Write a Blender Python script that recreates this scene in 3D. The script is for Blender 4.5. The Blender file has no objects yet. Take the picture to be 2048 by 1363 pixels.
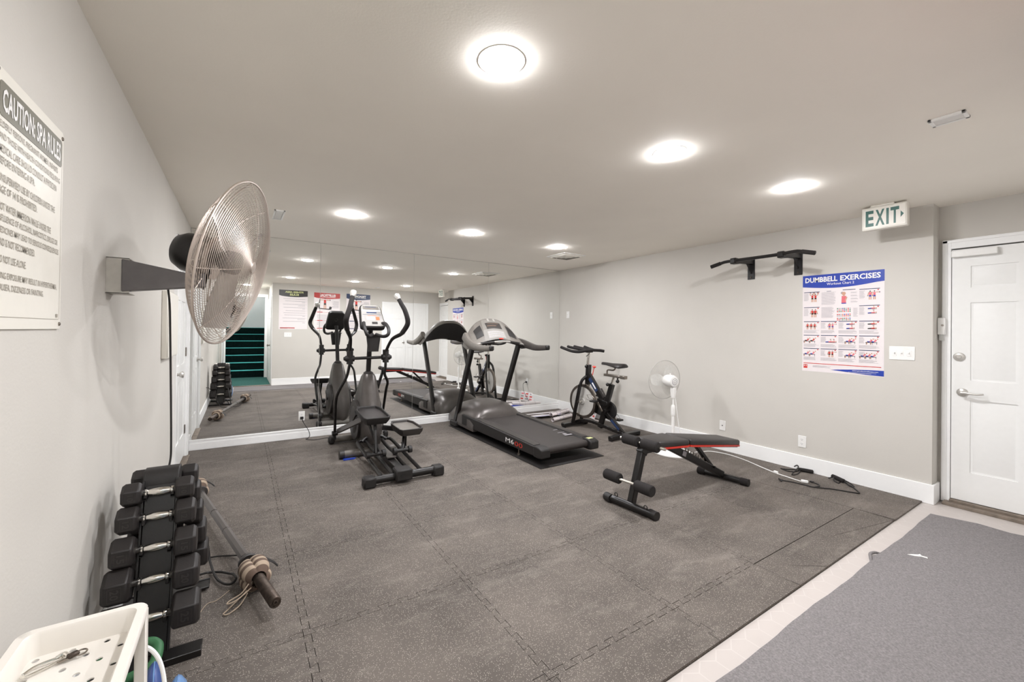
import bpy, bmesh, math, random
from mathutils import Vector, Matrix
random.seed(7)
C = bpy.context.scene.collection
S = bpy.context.scene
PI = math.pi

# ---------------------------------------------------------------- camera
FPX, YAW, PIT, ROL = 822.516, 0.562255, 0.006229, 0.013214
CAM = Vector((0.4825, -5.6222, 1.349))
U0, V0 = 1000.984, 657.153
fw = Vector((math.sin(YAW)*math.cos(PIT), math.cos(YAW)*math.cos(PIT), math.sin(PIT)))
ri = Vector((math.cos(YAW), -math.sin(YAW), 0)); up_ = ri.cross(fw)
rr = ri*math.cos(ROL)+up_*math.sin(ROL); uu = -ri*math.sin(ROL)+up_*math.cos(ROL)
cd = bpy.data.cameras.new('camera'); co = bpy.data.objects.new('camera', cd); C.objects.link(co)
m = Matrix(((rr.x, uu.x, -fw.x), (rr.y, uu.y, -fw.y), (rr.z, uu.z, -fw.z))).to_4x4(); m.translation = CAM
co.matrix_world = m
cd.sensor_width = 36; cd.lens = FPX/2048*36
cd.shift_x = (1024-U0)/2048; cd.shift_y = (V0-681.5)/2048
cd.clip_start = 0.02
S.camera = co
# ---------------------------------------------------------------- world, exposure
w = bpy.data.worlds.new('world'); S.world = w; w.use_nodes = True
w.node_tree.nodes['Background'].inputs[0].default_value = (.9, .95, 1, 1)
w.node_tree.nodes['Background'].inputs[1].default_value = 0.0
S.view_settings.view_transform = 'Standard'; S.view_settings.look = 'None'
S.view_settings.gamma = 1; S.view_settings.use_curve_mapping = False
S.view_settings.exposure = 0.84
LAMP = 250.0      # strength of each recessed lamp's lens
HALL = 225.0

# ---------------------------------------------------------------- room numbers
W, YC, B, XO, DD, H = 5.261, 4.663, 5.591, 1.106, 0.175, 2.44

# ---------------------------------------------------------------- materials
def lin(c):
    c = c/255
    return c/12.92 if c <= .04045 else ((c+.055)/1.055)**2.4
def rgb(t): return (lin(t[0]), lin(t[1]), lin(t[2]), 1)
def mat(name, col, rough=.5, metal=0, var=.06, vs=30, bump=0, bs=200, coat=0, trans=0, emit=0, alpha=1, spec=.5):
    M = bpy.data.materials.new(name); M.use_nodes = True; nt = M.node_tree; N = nt.nodes; L = nt.links
    b = N['Principled BSDF']; c = rgb(col)
    tc = N.new('ShaderNodeTexCoord')
    if var:
        n = N.new('ShaderNodeTexNoise'); n.inputs['Scale'].default_value = vs; n.inputs['Detail'].default_value = 4
        r = N.new('ShaderNodeValToRGB')
        r.color_ramp.elements[0].color = tuple(x*(1-var) for x in c[:3])+(1,)
        r.color_ramp.elements[1].color = tuple(min(1, x*(1+var)) for x in c[:3])+(1,)
        r.color_ramp.elements[0].position = .3; r.color_ramp.elements[1].position = .7
        L.new(tc.outputs['Object'], n.inputs['Vector']); L.new(n.outputs[0], r.inputs[0]); L.new(r.outputs[0], b.inputs['Base Color'])
    else: b.inputs['Base Color'].default_value = c
    b.inputs['Roughness'].default_value = rough; b.inputs['Metallic'].default_value = metal
    b.inputs['Coat Weight'].default_value = coat; b.inputs['Transmission Weight'].default_value = trans
    b.inputs['Alpha'].default_value = alpha; b.inputs['Specular IOR Level'].default_value = spec
    if bump:
        n2 = N.new('ShaderNodeTexNoise'); n2.inputs['Scale'].default_value = bs; n2.inputs['Detail'].default_value = 3
        bp = N.new('ShaderNodeBump'); bp.inputs['Strength'].default_value = bump; bp.inputs['Distance'].default_value = .002
        L.new(tc.outputs['Object'], n2.inputs['Vector']); L.new(n2.outputs[0], bp.inputs['Height']); L.new(bp.outputs[0], b.inputs['Normal'])
    if emit:
        b.inputs['Emission Color'].default_value = c; b.inputs['Emission Strength'].default_value = emit
    return M
wall_m = mat('wall_paint', (209, 205, 198), .75, var=.015, vs=3, bump=.25, bs=90, spec=.3)
ceil_m = mat('ceiling_paint', (247, 241, 231), .8, var=.015, vs=2, bump=.15, bs=110, spec=.3)
trim_m = mat('white_trim_paint', (250, 250, 249), .4, var=.01, spec=.4)
door_m = mat('white_door_paint', (247, 247, 245), .42, var=.01, spec=.4)
blk = mat('black_powder_coat', (19, 16, 15), .34, bump=.15, bs=500)
blkm = mat('matt_black_plastic', (30, 27, 26), .55, bump=.1, bs=300)
dkg = mat('dark_grey_plastic', (52, 48, 46), .42)
foam = mat('black_foam_rubber', (30, 26, 25), .9, var=.12, vs=120, bump=.5, bs=400)
gry = mat('grey_plastic', (112, 107, 101), .4)
sil = mat('silver_plastic', (166, 162, 156), .5, metal=.2)
chrome = mat('chrome', (225, 222, 216), .16, metal=1, var=.02)
steel = mat('brushed_steel', (150, 142, 134), .32, metal=1, var=.15, vs=60)
wire_m = mat('galvanised_wire', (205, 193, 184), .46, metal=.85, var=.05)
blade_m = mat('aluminium_blade', (200, 193, 187), .38, metal=.8)
rust = mat('worn_rusty_steel', (84, 74, 67), .5, metal=.8, var=.5, vs=25, bump=.3, bs=150)
hexm = mat('rubber_coated_iron', (35, 31, 30), .48, bump=.2, bs=350)
vinyl = mat('black_vinyl', (38, 34, 33), .42, bump=.25, bs=260)
redm = mat('red_trim', (196, 48, 34), .4)
redk = mat('red_knob_plastic', (225, 60, 45), .35)
lsteel = mat('satin_nickel', (205, 202, 197), .35, metal=.6, var=.03)
pgry = mat('pale_grey_cover', (190, 187, 182), .55, var=.03)
brk = mat('pale_grey_paint', (196, 192, 184), .45)
cartm = mat('warm_white_plastic', (228, 223, 215), .4, var=.01)
white = mat('white_plastic', (244, 243, 240), .35, var=.012)
cream = mat('cream_plastic', (232, 228, 218), .4, var=.012)
paper = mat('poster_paper', (236, 228, 228), .35, var=.01)
blue = mat('royal_blue_print', (38, 66, 168), .35, var=.02)
navy = mat('navy_print', (38, 56, 92), .35, var=.02)
redp = mat('red_print', (186, 38, 28), .35, var=.02)
inkm = mat('black_print', (40, 36, 34), .4, var=.02)
greyi = mat('grey_print', (160, 156, 160), .45, var=.02)
olive = mat('olive_print', (120, 117, 104), .4, var=.02)
signt = mat('taupe_print', (164, 157, 145), .45, var=.02)
yel = mat('pale_yellow_print', (212, 216, 150), .45, var=.02)
wpr = mat('white_print', (240, 238, 236), .4, var=.01)
pink = mat('pink_print', (226, 110, 120), .45, var=.02)
redf = mat('red_figure_print', (208, 52, 44), .45, var=.02)
skin = mat('skin_tone_print', (206, 160, 134), .45, var=.02)
green = mat('exit_green', (8, 86, 74), .4, var=.03)
greenp = mat('green_print', (60, 120, 80), .45, var=.02)
orgp = mat('orange_print', (206, 100, 60), .45, var=.02)
grn = mat('green_foam', (48, 100, 62), .55, bump=.2)
bluv = mat('blue_vinyl', (58, 80, 136), .35, var=.25, vs=14, bump=.6, bs=40)
lblu = mat('pale_blue_vinyl', (104, 140, 186), .35, var=.25, vs=14, bump=.6, bs=40)
beige = mat('beige_fabric', (176, 158, 138), .85, bump=.4, bs=500)
brownf = mat('brown_fabric', (104, 86, 74), .85, bump=.4, bs=500)
woodt = mat('weathered_wood', (128, 116, 104), .6, var=.25, vs=18)
armg = mat('grey_painted_steel', (104, 100, 100), .45, var=.08, vs=20)
gunm = mat('gunmetal_plastic', (88, 83, 80), .33, metal=.4, var=.08, vs=12)
belt = mat('treadmill_belt', (54, 49, 47), .6, var=.1, vs=60, bump=.3, bs=500)
clear = mat('clear_plastic', (240, 240, 236), .15, alpha=.55)
lens = mat('lamp_lens', (250, 250, 253), .5, var=0, emit=LAMP)
hlens = mat('hall_lamp_lens', (250, 250, 253), .5, var=0, emit=HALL)
void = mat('dark_underlay', (24, 22, 21), .9)

def rubber():
    M = mat('speckled_rubber', (96, 89, 83), .78, var=.24, vs=2.6, bump=.4, bs=420, spec=.35)
    nt = M.node_tree; N = nt.nodes; L = nt.links; b = N['Principled BSDF']
    base = b.inputs['Base Color'].links[0].from_socket
    geo = N.new('ShaderNodeNewGeometry')
    v = N.new('ShaderNodeTexVoronoi'); v.inputs['Scale'].default_value = 210; v.inputs['Randomness'].default_value = 1
    cr = N.new('ShaderNodeValToRGB'); cr.color_ramp.elements[0].position = .2; cr.color_ramp.elements[0].color = (1, 1, 1, 1)
    cr.color_ramp.elements[1].position = .32; cr.color_ramp.elements[1].color = (0, 0, 0, 1)
    sel = N.new('ShaderNodeMath'); sel.operation = 'GREATER_THAN'; sel.inputs[1].default_value = .5
    sep = N.new('ShaderNodeSeparateColor')
    L.new(geo.outputs['Position'], v.inputs['Vector']); L.new(v.outputs['Distance'], cr.inputs[0])
    L.new(v.outputs['Color'], sep.inputs[0]); L.new(sep.outputs[0], sel.inputs[0])
    mu = N.new('ShaderNodeMath'); mu.operation = 'MULTIPLY'; L.new(cr.outputs[0], mu.inputs[0]); L.new(sel.outputs[0], mu.inputs[1])
    mx = N.new('ShaderNodeMix'); mx.data_type = 'RGBA'; L.new(mu.outputs[0], mx.inputs[0]); L.new(base, mx.inputs[6]); mx.inputs[7].default_value = rgb((186, 178, 168))
    # chalky scuffs
    mp = N.new('ShaderNodeMapping'); mp.inputs['Scale'].default_value = (1.1, 3.2, 1); L.new(geo.outputs['Position'], mp.inputs[0])
    n = N.new('ShaderNodeTexNoise'); n.inputs['Scale'].default_value = 2.2; n.inputs['Detail'].default_value = 8; n.inputs['Roughness'].default_value = .68
    L.new(mp.outputs[0], n.inputs['Vector'])
    c2 = N.new('ShaderNodeValToRGB'); c2.color_ramp.elements[0].position = .52; c2.color_ramp.elements[0].color = (0, 0, 0, 1)
    c2.color_ramp.elements[1].position = .8; c2.color_ramp.elements[1].color = (.55, .55, .55, 1); L.new(n.outputs[0], c2.inputs[0])
    m2 = N.new('ShaderNodeMix'); m2.data_type = 'RGBA'; L.new(c2.outputs[0], m2.inputs[0]); L.new(mx.outputs[2], m2.inputs[6]); m2.inputs[7].default_value = rgb((150, 142, 134))
    L.new(m2.outputs[2], b.inputs['Base Color'])
    return M
rub = rubber()

def hexfloor():
    M = mat('pale_hex_vinyl', (194, 186, 181), .38, var=.02, vs=5, spec=.4)
    nt = M.node_tree; N = nt.nodes; L = nt.links; b = N['Principled BSDF']
    base = b.inputs['Base Color'].links[0].from_socket
    geo = N.new('ShaderNodeNewGeometry')
    def vm(op, a, bb=None, s=None):
        n = N.new('ShaderNodeVectorMath'); n.operation = op
        if isinstance(a, tuple): n.inputs[0].default_value = a
        else: L.new(a, n.inputs[0])
        if bb is not None:
            if isinstance(bb, tuple): n.inputs[1].default_value = bb
            else: L.new(bb, n.inputs[1])
        return n
    r = (1, 1.7320508, 1); hlf = (.5, .8660254, .5)
    sc = vm('MULTIPLY', geo.outputs['Position'], (8.5, 8.5, 0))
    a = vm('SUBTRACT', vm('MODULO', vm('ADD', sc.outputs[0], (100, 173.20508, 0)).outputs[0], r).outputs[0], hlf)
    bq = vm('SUBTRACT', vm('MODULO', vm('ADD', sc.outputs[0], (100.5, 174.0711, 0)).outputs[0], r).outputs[0], hlf)
    def d6(v):
        v = vm('MULTIPLY', v.outputs[0], (1, 1, 0)); ab = vm('ABSOLUTE', v.outputs[0])
        dt = N.new('ShaderNodeVectorMath'); dt.operation = 'DOT_PRODUCT'; L.new(ab.outputs[0], dt.inputs[0]); dt.inputs[1].default_value = (.5, .8660254, 0)
        sx = N.new('ShaderNodeSeparateXYZ'); L.new(ab.outputs[0], sx.inputs[0])
        mx = N.new('ShaderNodeMath'); mx.operation = 'MAXIMUM'; L.new(dt.outputs['Value'], mx.inputs[0]); L.new(sx.outputs[0], mx.inputs[1]); return mx
    da, db = d6(a), d6(bq)
    mn = N.new('ShaderNodeMath'); mn.operation = 'MINIMUM'; L.new(da.outputs[0], mn.inputs[0]); L.new(db.outputs[0], mn.inputs[1])
    gt = N.new('ShaderNodeMath'); gt.operation = 'GREATER_THAN'; gt.inputs[1].default_value = .478; L.new(mn.outputs[0], gt.inputs[0])
    mx = N.new('ShaderNodeMix'); mx.data_type = 'RGBA'; L.new(gt.outputs[0], mx.inputs[0]); L.new(base, mx.inputs[6]); mx.inputs[7].default_value = rgb((201, 194, 189))
    L.new(mx.outputs[2], b.inputs['Base Color'])
    return M
hexv = hexfloor()
kpd = mat('keypad_grey', (150, 147, 142), .6, var=.02)
cpan = mat('console_panel_grey', (124, 120, 114), .5, var=.03)
rugm = mat('grey_felt_rug', (130, 126, 126), .95, var=.24, vs=150, bump=.8, bs=160, spec=.1)
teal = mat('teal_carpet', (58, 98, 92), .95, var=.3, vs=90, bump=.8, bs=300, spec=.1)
tealn = mat('teal_stair_nosing', (86, 190, 186), .8, var=.1, spec=.2)
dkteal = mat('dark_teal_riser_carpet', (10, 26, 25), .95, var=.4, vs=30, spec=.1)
mirr = mat('mirror_silver', (250, 251, 250), .0, metal=1, var=0)
edgem = mat('mirror_edge', (222, 222, 216), .3, var=0)

# ---------------------------------------------------------------- mesh builder
def V(*a): return Vector(a)
def cr(pts, sub=6, closed=False):
    P = [Vector(p) for p in pts]
    if len(P) < 3: return P
    out = []; n = len(P)
    rng = range(n if closed else n-1)
    for i in rng:
        if closed: a, b, c, d = P[(i-1) % n], P[i], P[(i+1) % n], P[(i+2) % n]
        else: a, b, c, d = P[max(i-1, 0)], P[i], P[i+1], P[min(i+2, n-1)]
        for k in range(sub):
            t = k/sub
            out.append(.5*((2*b)+(c-a)*t+(2*a-5*b+4*c-d)*t*t+(3*b-a-3*c+d)*t**3))
    if not closed: out.append(P[-1])
    return out
class MB:
    def __init__(s): s.v = []; s.f = []; s.m = []; s.k = 0
    def add(s, vs, fs):
        o = len(s.v); s.v += [tuple(x) for x in vs]; s.f += [tuple(i+o for i in f) for f in fs]; s.m += [s.k]*len(fs); return s
    def box(s, c, sz, R=None, bev=0):
        c = Vector(c); hx, hy, hz = sz[0]/2, sz[1]/2, sz[2]/2
        b = min(bev, hx*.95, hy*.95, hz*.95)
        if b <= 0:
            vs = [V(x*hx, y*hy, z*hz) for x in (-1, 1) for y in (-1, 1) for z in (-1, 1)]
            fs = [(0, 1, 3, 2), (4, 6, 7, 5), (0, 4, 5, 1), (2, 3, 7, 6), (0, 2, 6, 4), (1, 5, 7, 3)]
        else:
            vs = []; ix = {}
            for x in (-1, 1):
                for y in (-1, 1):
                    for z in (-1, 1):
                        for a in range(3):
                            p = [x*(hx-b), y*(hy-b), z*(hz-b)]; p[a] = (x, y, z)[a]*(hx, hy, hz)[a]
                            ix[(x, y, z, a)] = len(vs); vs.append(Vector(p))
            fs = []
            for a in range(3):
                u, w = (a+1) % 3, (a+2) % 3
                for sgn in (-1, 1):
                    q = []
                    for (du, dw) in ((-1, -1), (1, -1), (1, 1), (-1, 1)):
                        k = [0, 0, 0]; k[a] = sgn; k[u] = du; k[w] = dw; q.append(ix[(k[0], k[1], k[2], a)])
                    fs.append(tuple(q) if sgn > 0 else tuple(q[::-1]))
            for a in range(3):
                u, w = (a+1) % 3, (a+2) % 3
                for su in (-1, 1):
                    for sw in (-1, 1):
                        def kk(sa, ax):
                            k = [0, 0, 0]; k[a] = sa; k[u] = su; k[w] = sw; return ix[(k[0], k[1], k[2], ax)]
                        fs.append((kk(-1, u), kk(1, u), kk(1, w), kk(-1, w)))
            for x in (-1, 1):
                for y in (-1, 1):
                    for z in (-1, 1): fs.append(tuple(ix[(x, y, z, a)] for a in range(3)))
        if R is not None: vs = [R @ p for p in vs]
        return s.add([p+c for p in vs], fs)
    def bx(s, x0, x1, y0, y1, z0, z1, bev=0): return s.box(((x0+x1)/2, (y0+y1)/2, (z0+z1)/2), (abs(x1-x0), abs(y1-y0), abs(z1-z0)), bev=bev)
    def frame(s, d):
        d = Vector(d).normalized(); a = Vector((0, 0, 1)) if abs(d.z) < .9 else Vector((0, 1, 0))
        x = a.cross(d).normalized(); return x, d.cross(x), d
    def cyl(s, p0, p1, r0, r1=None, n=20, cap=True):
        r1 = r0 if r1 is None else r1; p0, p1 = Vector(p0), Vector(p1); x, y, d = s.frame(p1-p0)
        vs = []
        for p, r in ((p0, r0), (p1, r1)):
            vs += [p+(x*math.cos(2*PI*i/n)+y*math.sin(2*PI*i/n))*r for i in range(n)]
        fs = [(i, (i+1) % n, n+(i+1) % n, n+i) for i in range(n)]
        if cap: fs += [tuple(range(n))[::-1], tuple(range(n, 2*n))]
        return s.add(vs, fs)
    def tube(s, pts, r, n=10, closed=False, sub=6, flat=None):
        P = cr(pts, sub, closed) if sub else [Vector(p) for p in pts]; k = len(P)
        if not isinstance(r, (list, tuple)): rs = [r]*k
        else:
            q = len(r)-1; rs = []
            for i in range(k):
                t = i/(k-1)*q; a = min(int(t), q-1); rs.append(r[a]+(r[a+1]-r[a])*(t-a))
        vs = []; px = None
        for i in range(k):
            if closed: d = P[(i+1) % k]-P[i-1]
            else: d = P[min(i+1, k-1)]-P[max(i-1, 0)]
            d = d.normalized() if d.length > 1e-9 else Vector((0, 0, 1))
            if px is None: px, _, _ = s.frame(d)
            x = (px-d*px.dot(d)).normalized(); y = d.cross(x); px = x
            fl = flat or (1, 1)
            vs += [P[i]+(x*math.cos(2*PI*j/n)*fl[0]+y*math.sin(2*PI*j/n)*fl[1])*rs[i] for j in range(n)]
        fs = []
        for i in range(k if closed else k-1):
            a, b = i*n, ((i+1) % k)*n
            fs += [(a+j, a+(j+1) % n, b+(j+1) % n, b+j) for j in range(n)]
        if not closed: fs += [tuple(range(n))[::-1], tuple(range((k-1)*n, k*n))]
        return s.add(vs, fs)
    def bar(s, p0, p1, wd, ht, side=None, bev=.004):
        p0, p1 = Vector(p0), Vector(p1); d = (p1-p0); L = d.length; d.normalize()
        sd = Vector(side) if side else (Vector((0, 0, 1)).cross(d) if abs(d.z) < .95 else Vector((1, 0, 0)))
        sd = (sd-d*sd.dot(d)).normalized(); u = d.cross(sd)
        R = Matrix(((sd.x, d.x, u.x), (sd.y, d.y, u.y), (sd.z, d.z, u.z)))
        # local x = side, y = along, z = up
        return s.box((p0+p1)/2, (wd, L, ht), R=R, bev=bev)
    def lathe(s, prof, c=(0, 0, 0), ax=(0, 0, 1), n=32, sc=(1, 1)):
        x, y, d = s.frame(ax); c = Vector(c); vs = []; k = len(prof)
        for (r, z) in prof: vs += [c+d*z+(x*math.cos(2*PI*i/n)*sc[0]+y*math.sin(2*PI*i/n)*sc[1])*max(r, 1e-5) for i in range(n)]
        fs = [(a*n+i, a*n+(i+1) % n, (a+1)*n+(i+1) % n, (a+1)*n+i) for a in range(k-1) for i in range(n)]
        fs += [tuple(range(n))[::-1], tuple(range((k-1)*n, k*n))]
        return s.add(vs, fs)
    def ell(s, c, r, n=20, R=None):
        if not isinstance(r, (list, tuple)): r = (r, r, r)
        vs = []; k = n//2
        for a in range(k+1):
            t = PI*a/k
            for i in range(n):
                p = V(r[0]*math.sin(t)*math.cos(2*PI*i/n), r[1]*math.sin(t)*math.sin(2*PI*i/n), -r[2]*math.cos(t))
                vs.append((R @ p if R else p)+Vector(c))
        fs = [(a*n+i, a*n+(i+1) % n, (a+1)*n+(i+1) % n, (a+1)*n+i) for a in range(k) for i in range(n)]
        return s.add(vs, fs)
    def ring(s, c, ax, R, r, n=48, k=8):
        x, y, d = s.frame(ax); c = Vector(c)
        return s.tube([c+(x*math.cos(2*PI*i/n)+y*math.sin(2*PI*i/n))*R for i in range(n)], r, n=k, closed=True, sub=0)
    def prism(s, poly, o, ex, ey, h):
        o, ex, ey = Vector(o), Vector(ex), Vector(ey); ez = ex.cross(ey).normalized(); n = len(poly)
        vs = [o+ex*a+ey*b for a, b in poly]+[o+ex*a+ey*b+ez*h for a, b in poly]
        fs = [tuple(range(n))[::-1], tuple(range(n, 2*n))]+[(i, (i+1) % n, n+(i+1) % n, n+i) for i in range(n)]
        return s.add(vs, fs)
    def loft(s, secs, cap=True):
        n = len(secs[0]); vs = [p for q in secs for p in q]
        fs = [(a*n+i, a*n+(i+1) % n, (a+1)*n+(i+1) % n, (a+1)*n+i) for a in range(len(secs)-1) for i in range(n)]
        if cap: fs += [tuple(range(n))[::-1], tuple(range((len(secs)-1)*n, len(secs)*n))]
        return s.add(vs, fs)
    def q(s, o, ex, ey, a, b, c, d, off=0):     # flat rectangle a..b, c..d on a plane
        ez = ex.cross(ey).normalized()*off
        return s.add([o+ex*a+ey*c+ez, o+ex*b+ey*c+ez, o+ex*b+ey*d+ez, o+ex*a+ey*d+ez], [(0, 1, 2, 3)])
def base(o):
    v = Vector((0, 0, 0))
    while o is not None: v += o.location; o = o.parent
    return v
def obj(name, mb, mt, parent=None, smooth=True, bev=0, flip=True, label=None, ang=38):
    off = base(parent) if parent else Vector((0, 0, 0))
    me = bpy.data.meshes.new(name); me.from_pydata([(x-off.x, y-off.y, z-off.z) for x, y, z in mb.v], [], mb.f)
    for x in (mt if isinstance(mt, (list, tuple)) else [mt]): me.materials.append(x)
    for p, k in zip(me.polygons, mb.m): p.material_index = k
    if flip:
        bm = bmesh.new(); bm.from_mesh(me); bmesh.ops.recalc_face_normals(bm, faces=bm.faces); bm.to_mesh(me); bm.free()
    if smooth: me.shade_smooth(); me.set_sharp_from_angle(angle=math.radians(ang))
    o = bpy.data.objects.new(name, me); C.objects.link(o)
    if parent: o.parent = parent
    if bev:
        b = o.modifiers.new('bevel', 'BEVEL'); b.width = bev; b.segments = 2; b.limit_method = 'ANGLE'; b.angle_limit = math.radians(40)
    if label: o['label'] = label
    return o
def tag(o, label, cat, group=None, kind=None):
    o['label'] = label; o['category'] = cat
    if group: o['group'] = group
    if kind: o['kind'] = kind
    return o
def thing(name, label, cat, loc, group=None):
    o = bpy.data.objects.new(name, None); C.objects.link(o); o.location = loc; o.empty_display_size = .1
    return tag(o, label, cat, group)
def struct(name, mb, mt, **k):
    o = obj(name, mb, mt, **k)
    if o.parent is None: o['kind'] = 'structure'
    return o
def dup(r, loc, label=None, parent=None):
    c = r.copy(); C.objects.link(c)
    if parent is not None: c.parent = parent
    if loc is not None: c.location = loc
    if label: c['label'] = label
    for ch in list(r.children): dup(ch, None, None, c)
    return c
# text as flat mesh data, cached; returns verts (0..w, 0..h) and faces
_tc = {}
def glyphs(s, bold=0, sp=1.0):
    key = (s, bold, sp)
    if key not in _tc:
        cu = bpy.data.curves.new('t', 'FONT'); cu.body = s; cu.size = 1; cu.offset = bold; cu.space_character = sp; cu.resolution_u = 2
        o = bpy.data.objects.new('t', cu); C.objects.link(o); bpy.context.view_layer.update()
        me = o.to_mesh(); vs = [v.co.copy() for v in me.vertices]; fs = [tuple(p.vertices) for p in me.polygons]; o.to_mesh_clear()
        bpy.data.objects.remove(o); bpy.data.curves.remove(cu)
        x0 = min(v.x for v in vs); x1 = max(v.x for v in vs); y0 = min(v.y for v in vs); y1 = max(v.y for v in vs)
        _tc[key] = ([((v.x-x0)/(x1-x0), (v.y-y0)/(y1-y0)) for v in vs], fs, (x1-x0)/(y1-y0))
    return _tc[key]
def text(mb, s, o, ex, ey, w=None, h=.01, off=.001, bold=0, sp=1.0):
    """write s with its lower left corner at o, letters h high, w wide"""
    g, fs, asp = glyphs(s, bold, sp); w = w or h*asp; ez = ex.cross(ey).normalized()*off
    mb.add([o+ex*(a*w)+ey*(b*h)+ez for a, b in g], fs); return mb
# ================================================================ setting
m = MB(); m.bx(-.12, W+.3, -8.2, .14, -.06, -.012); struct('floor', m, hexv, smooth=False)
m = MB(); m.bx(-.12, W+.3, -8.2, .14, H, H+.06); struct('ceiling', m, ceil_m, smooth=False)
# left wall with the doorway near the mirror
D0, D1, DZ = -1.13, -.25, 2.05
m = MB(); m.bx(-.12, 0, -8.2, D0, -.012, H); m.bx(-.12, 0, D1, .14, -.012, H); m.bx(-.12, 0, D0, D1, DZ, H); m.bx(-.14, -.1, D0, D1, -.012, DZ)
struct('wall_left', m, wall_m, smooth=False)
m = MB(); m.bx(0, W+.3, .008, .14, -.012, H); struct('wall_mirror', m, wall_m, smooth=False)
# right wall: long run, short return, door wall
R1, R2, RZ = -4.735, -5.535, 2.075
XR = W+DD
m = MB(); m.bx(W, XR+.1, -YC, .008, -.012, H); m.bx(XR, XR+.1, R1, -YC, -.012, H); m.bx(XR, XR+.1, -5.7, R2, -.012, H); m.bx(XR, XR+.1, R2, R1, RZ, H); m.bx(XR+.08, XR+.1, R2, R1, -.012, RZ)
struct('wall_right', m, wall_m, smooth=False)
# back wall with closet opening
K0, K1, KZ = 3.78, 5.0, 2.11
m = MB(); m.bx(XO, K0, -B-.12, -B, -.012, H); m.bx(K1, XR+.1, -B-.12, -B, -.012, H); m.bx(K0, K1, -B-.12, -B, KZ, H); m.bx(K0, K1, -B-.12, -B-.1, -.012, KZ)
struct('wall_back', m, wall_m, smooth=False)
# hall: side wall and far wall with the stair opening
m = MB(); m.bx(XO, XO+.12, -7.4, -B-.12, -.012, H); struct('wall_hall', m, wall_m, smooth=False)
HY = -7.4
m = MB(); m.bx(0, .13, HY-.1, HY, -.012, H); m.bx(1.04, XO, HY-.1, HY, -.012, H); m.bx(.13, 1.04, HY-.1, HY, 2.2, H)
struct('wall_stair', m, wall_m, smooth=False)
m = MB(); m.bx(-.1, 0, -10.6, HY-.1, -.01, 5); m.bx(XO, XO+.16, -10.6, HY-.1, -.01, 5); m.bx(-.1, XO+.1, -9.7, -9.6, 0, 5); m.bx(-.1, XO+.1, -10.7, -8.2, 4.9, 5); m.bx(-.1, XO+.1, -8.26, -8.2, H, 5)
m.bx(-.1, XO+.1, -8.2, -7.5, H-.001, H+.05)
struct('wall_stairwell', m, door_m, smooth=False)
t = thing('carpeted_stairs', 'dark teal carpeted stairs with bright teal nosings rising beyond the hall doorway', 'stairs', (.58, -7.5, 0))
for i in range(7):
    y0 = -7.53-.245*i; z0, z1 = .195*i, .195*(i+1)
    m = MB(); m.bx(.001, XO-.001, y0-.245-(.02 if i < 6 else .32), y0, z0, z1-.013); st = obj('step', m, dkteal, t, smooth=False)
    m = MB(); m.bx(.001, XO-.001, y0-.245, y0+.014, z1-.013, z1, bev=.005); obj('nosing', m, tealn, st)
# doorway casing in the hall
m = MB()
m.bx(.05, .13, HY, HY+.02, 0, 2.28); m.bx(1.03, 1.1, HY, HY+.02, 0, 2.28); m.bx(.13, 1.03, HY, HY+.02, 2.2, 2.28)
m.bx(.11, .135, HY-.1, HY, 0, 2.2); m.bx(1.025, 1.045, HY-.1, HY, 0, 2.2)
struct('trim_1', m, trim_m, bev=.003)
# baseboards
def bb(name, segs, h=.147):
    m = MB()
    for x0, x1, y0, y1 in segs: m.bx(x0, x1, y0, y1, -.012, h)
    return struct(name, m, trim_m, bev=.004)
bb('baseboard_left', [(0, .016, -5.6, D0-.115), (0, .016, D1+.115, -.016), (0, .016, HY+.02, -5.6)])
bb('baseboard_right', [(W-.016, W, -YC-.016, -.001), (W, XR-.021, -YC-.016, -YC)])
bb('baseboard_back', [(XO, 3.70, -B, -B+.016), (5.08, XR, -B, -B+.016)])
m = MB(); m.bx(.0165, W-.0165, -.02, .008, 0, .075); m.bx(.0165, W-.0165, -.014, .008, .075, .097); m.bx(.0165, W-.0165, -.018, .008, .097, .110)
struct('baseboard_mirror', m, trim_m, bev=.0015)

# mirrors
xs = [.002, 1.320, 2.554, 3.788, W-.002]
pl = ['left mirror panel behind the big wall fan', 'mirror panel behind the elliptical trainer', 'mirror panel behind the treadmill console', 'rightmost mirror panel, meeting the grey side wall']
for i in range(4):
    a, b = xs[i]+.0019, xs[i+1]-.0019
    m = MB(); m.bx(a, b, -.0, .0075, .111, H-.007); m.m = [1]*6
    # front face is the one with normal -y
    m.m = [0 if k == 2 else 1 for k in range(6)]
    tag(obj('mirror_panel', m, [mirr, edgem], smooth=False, flip=False), pl[i], 'mirror')

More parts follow.
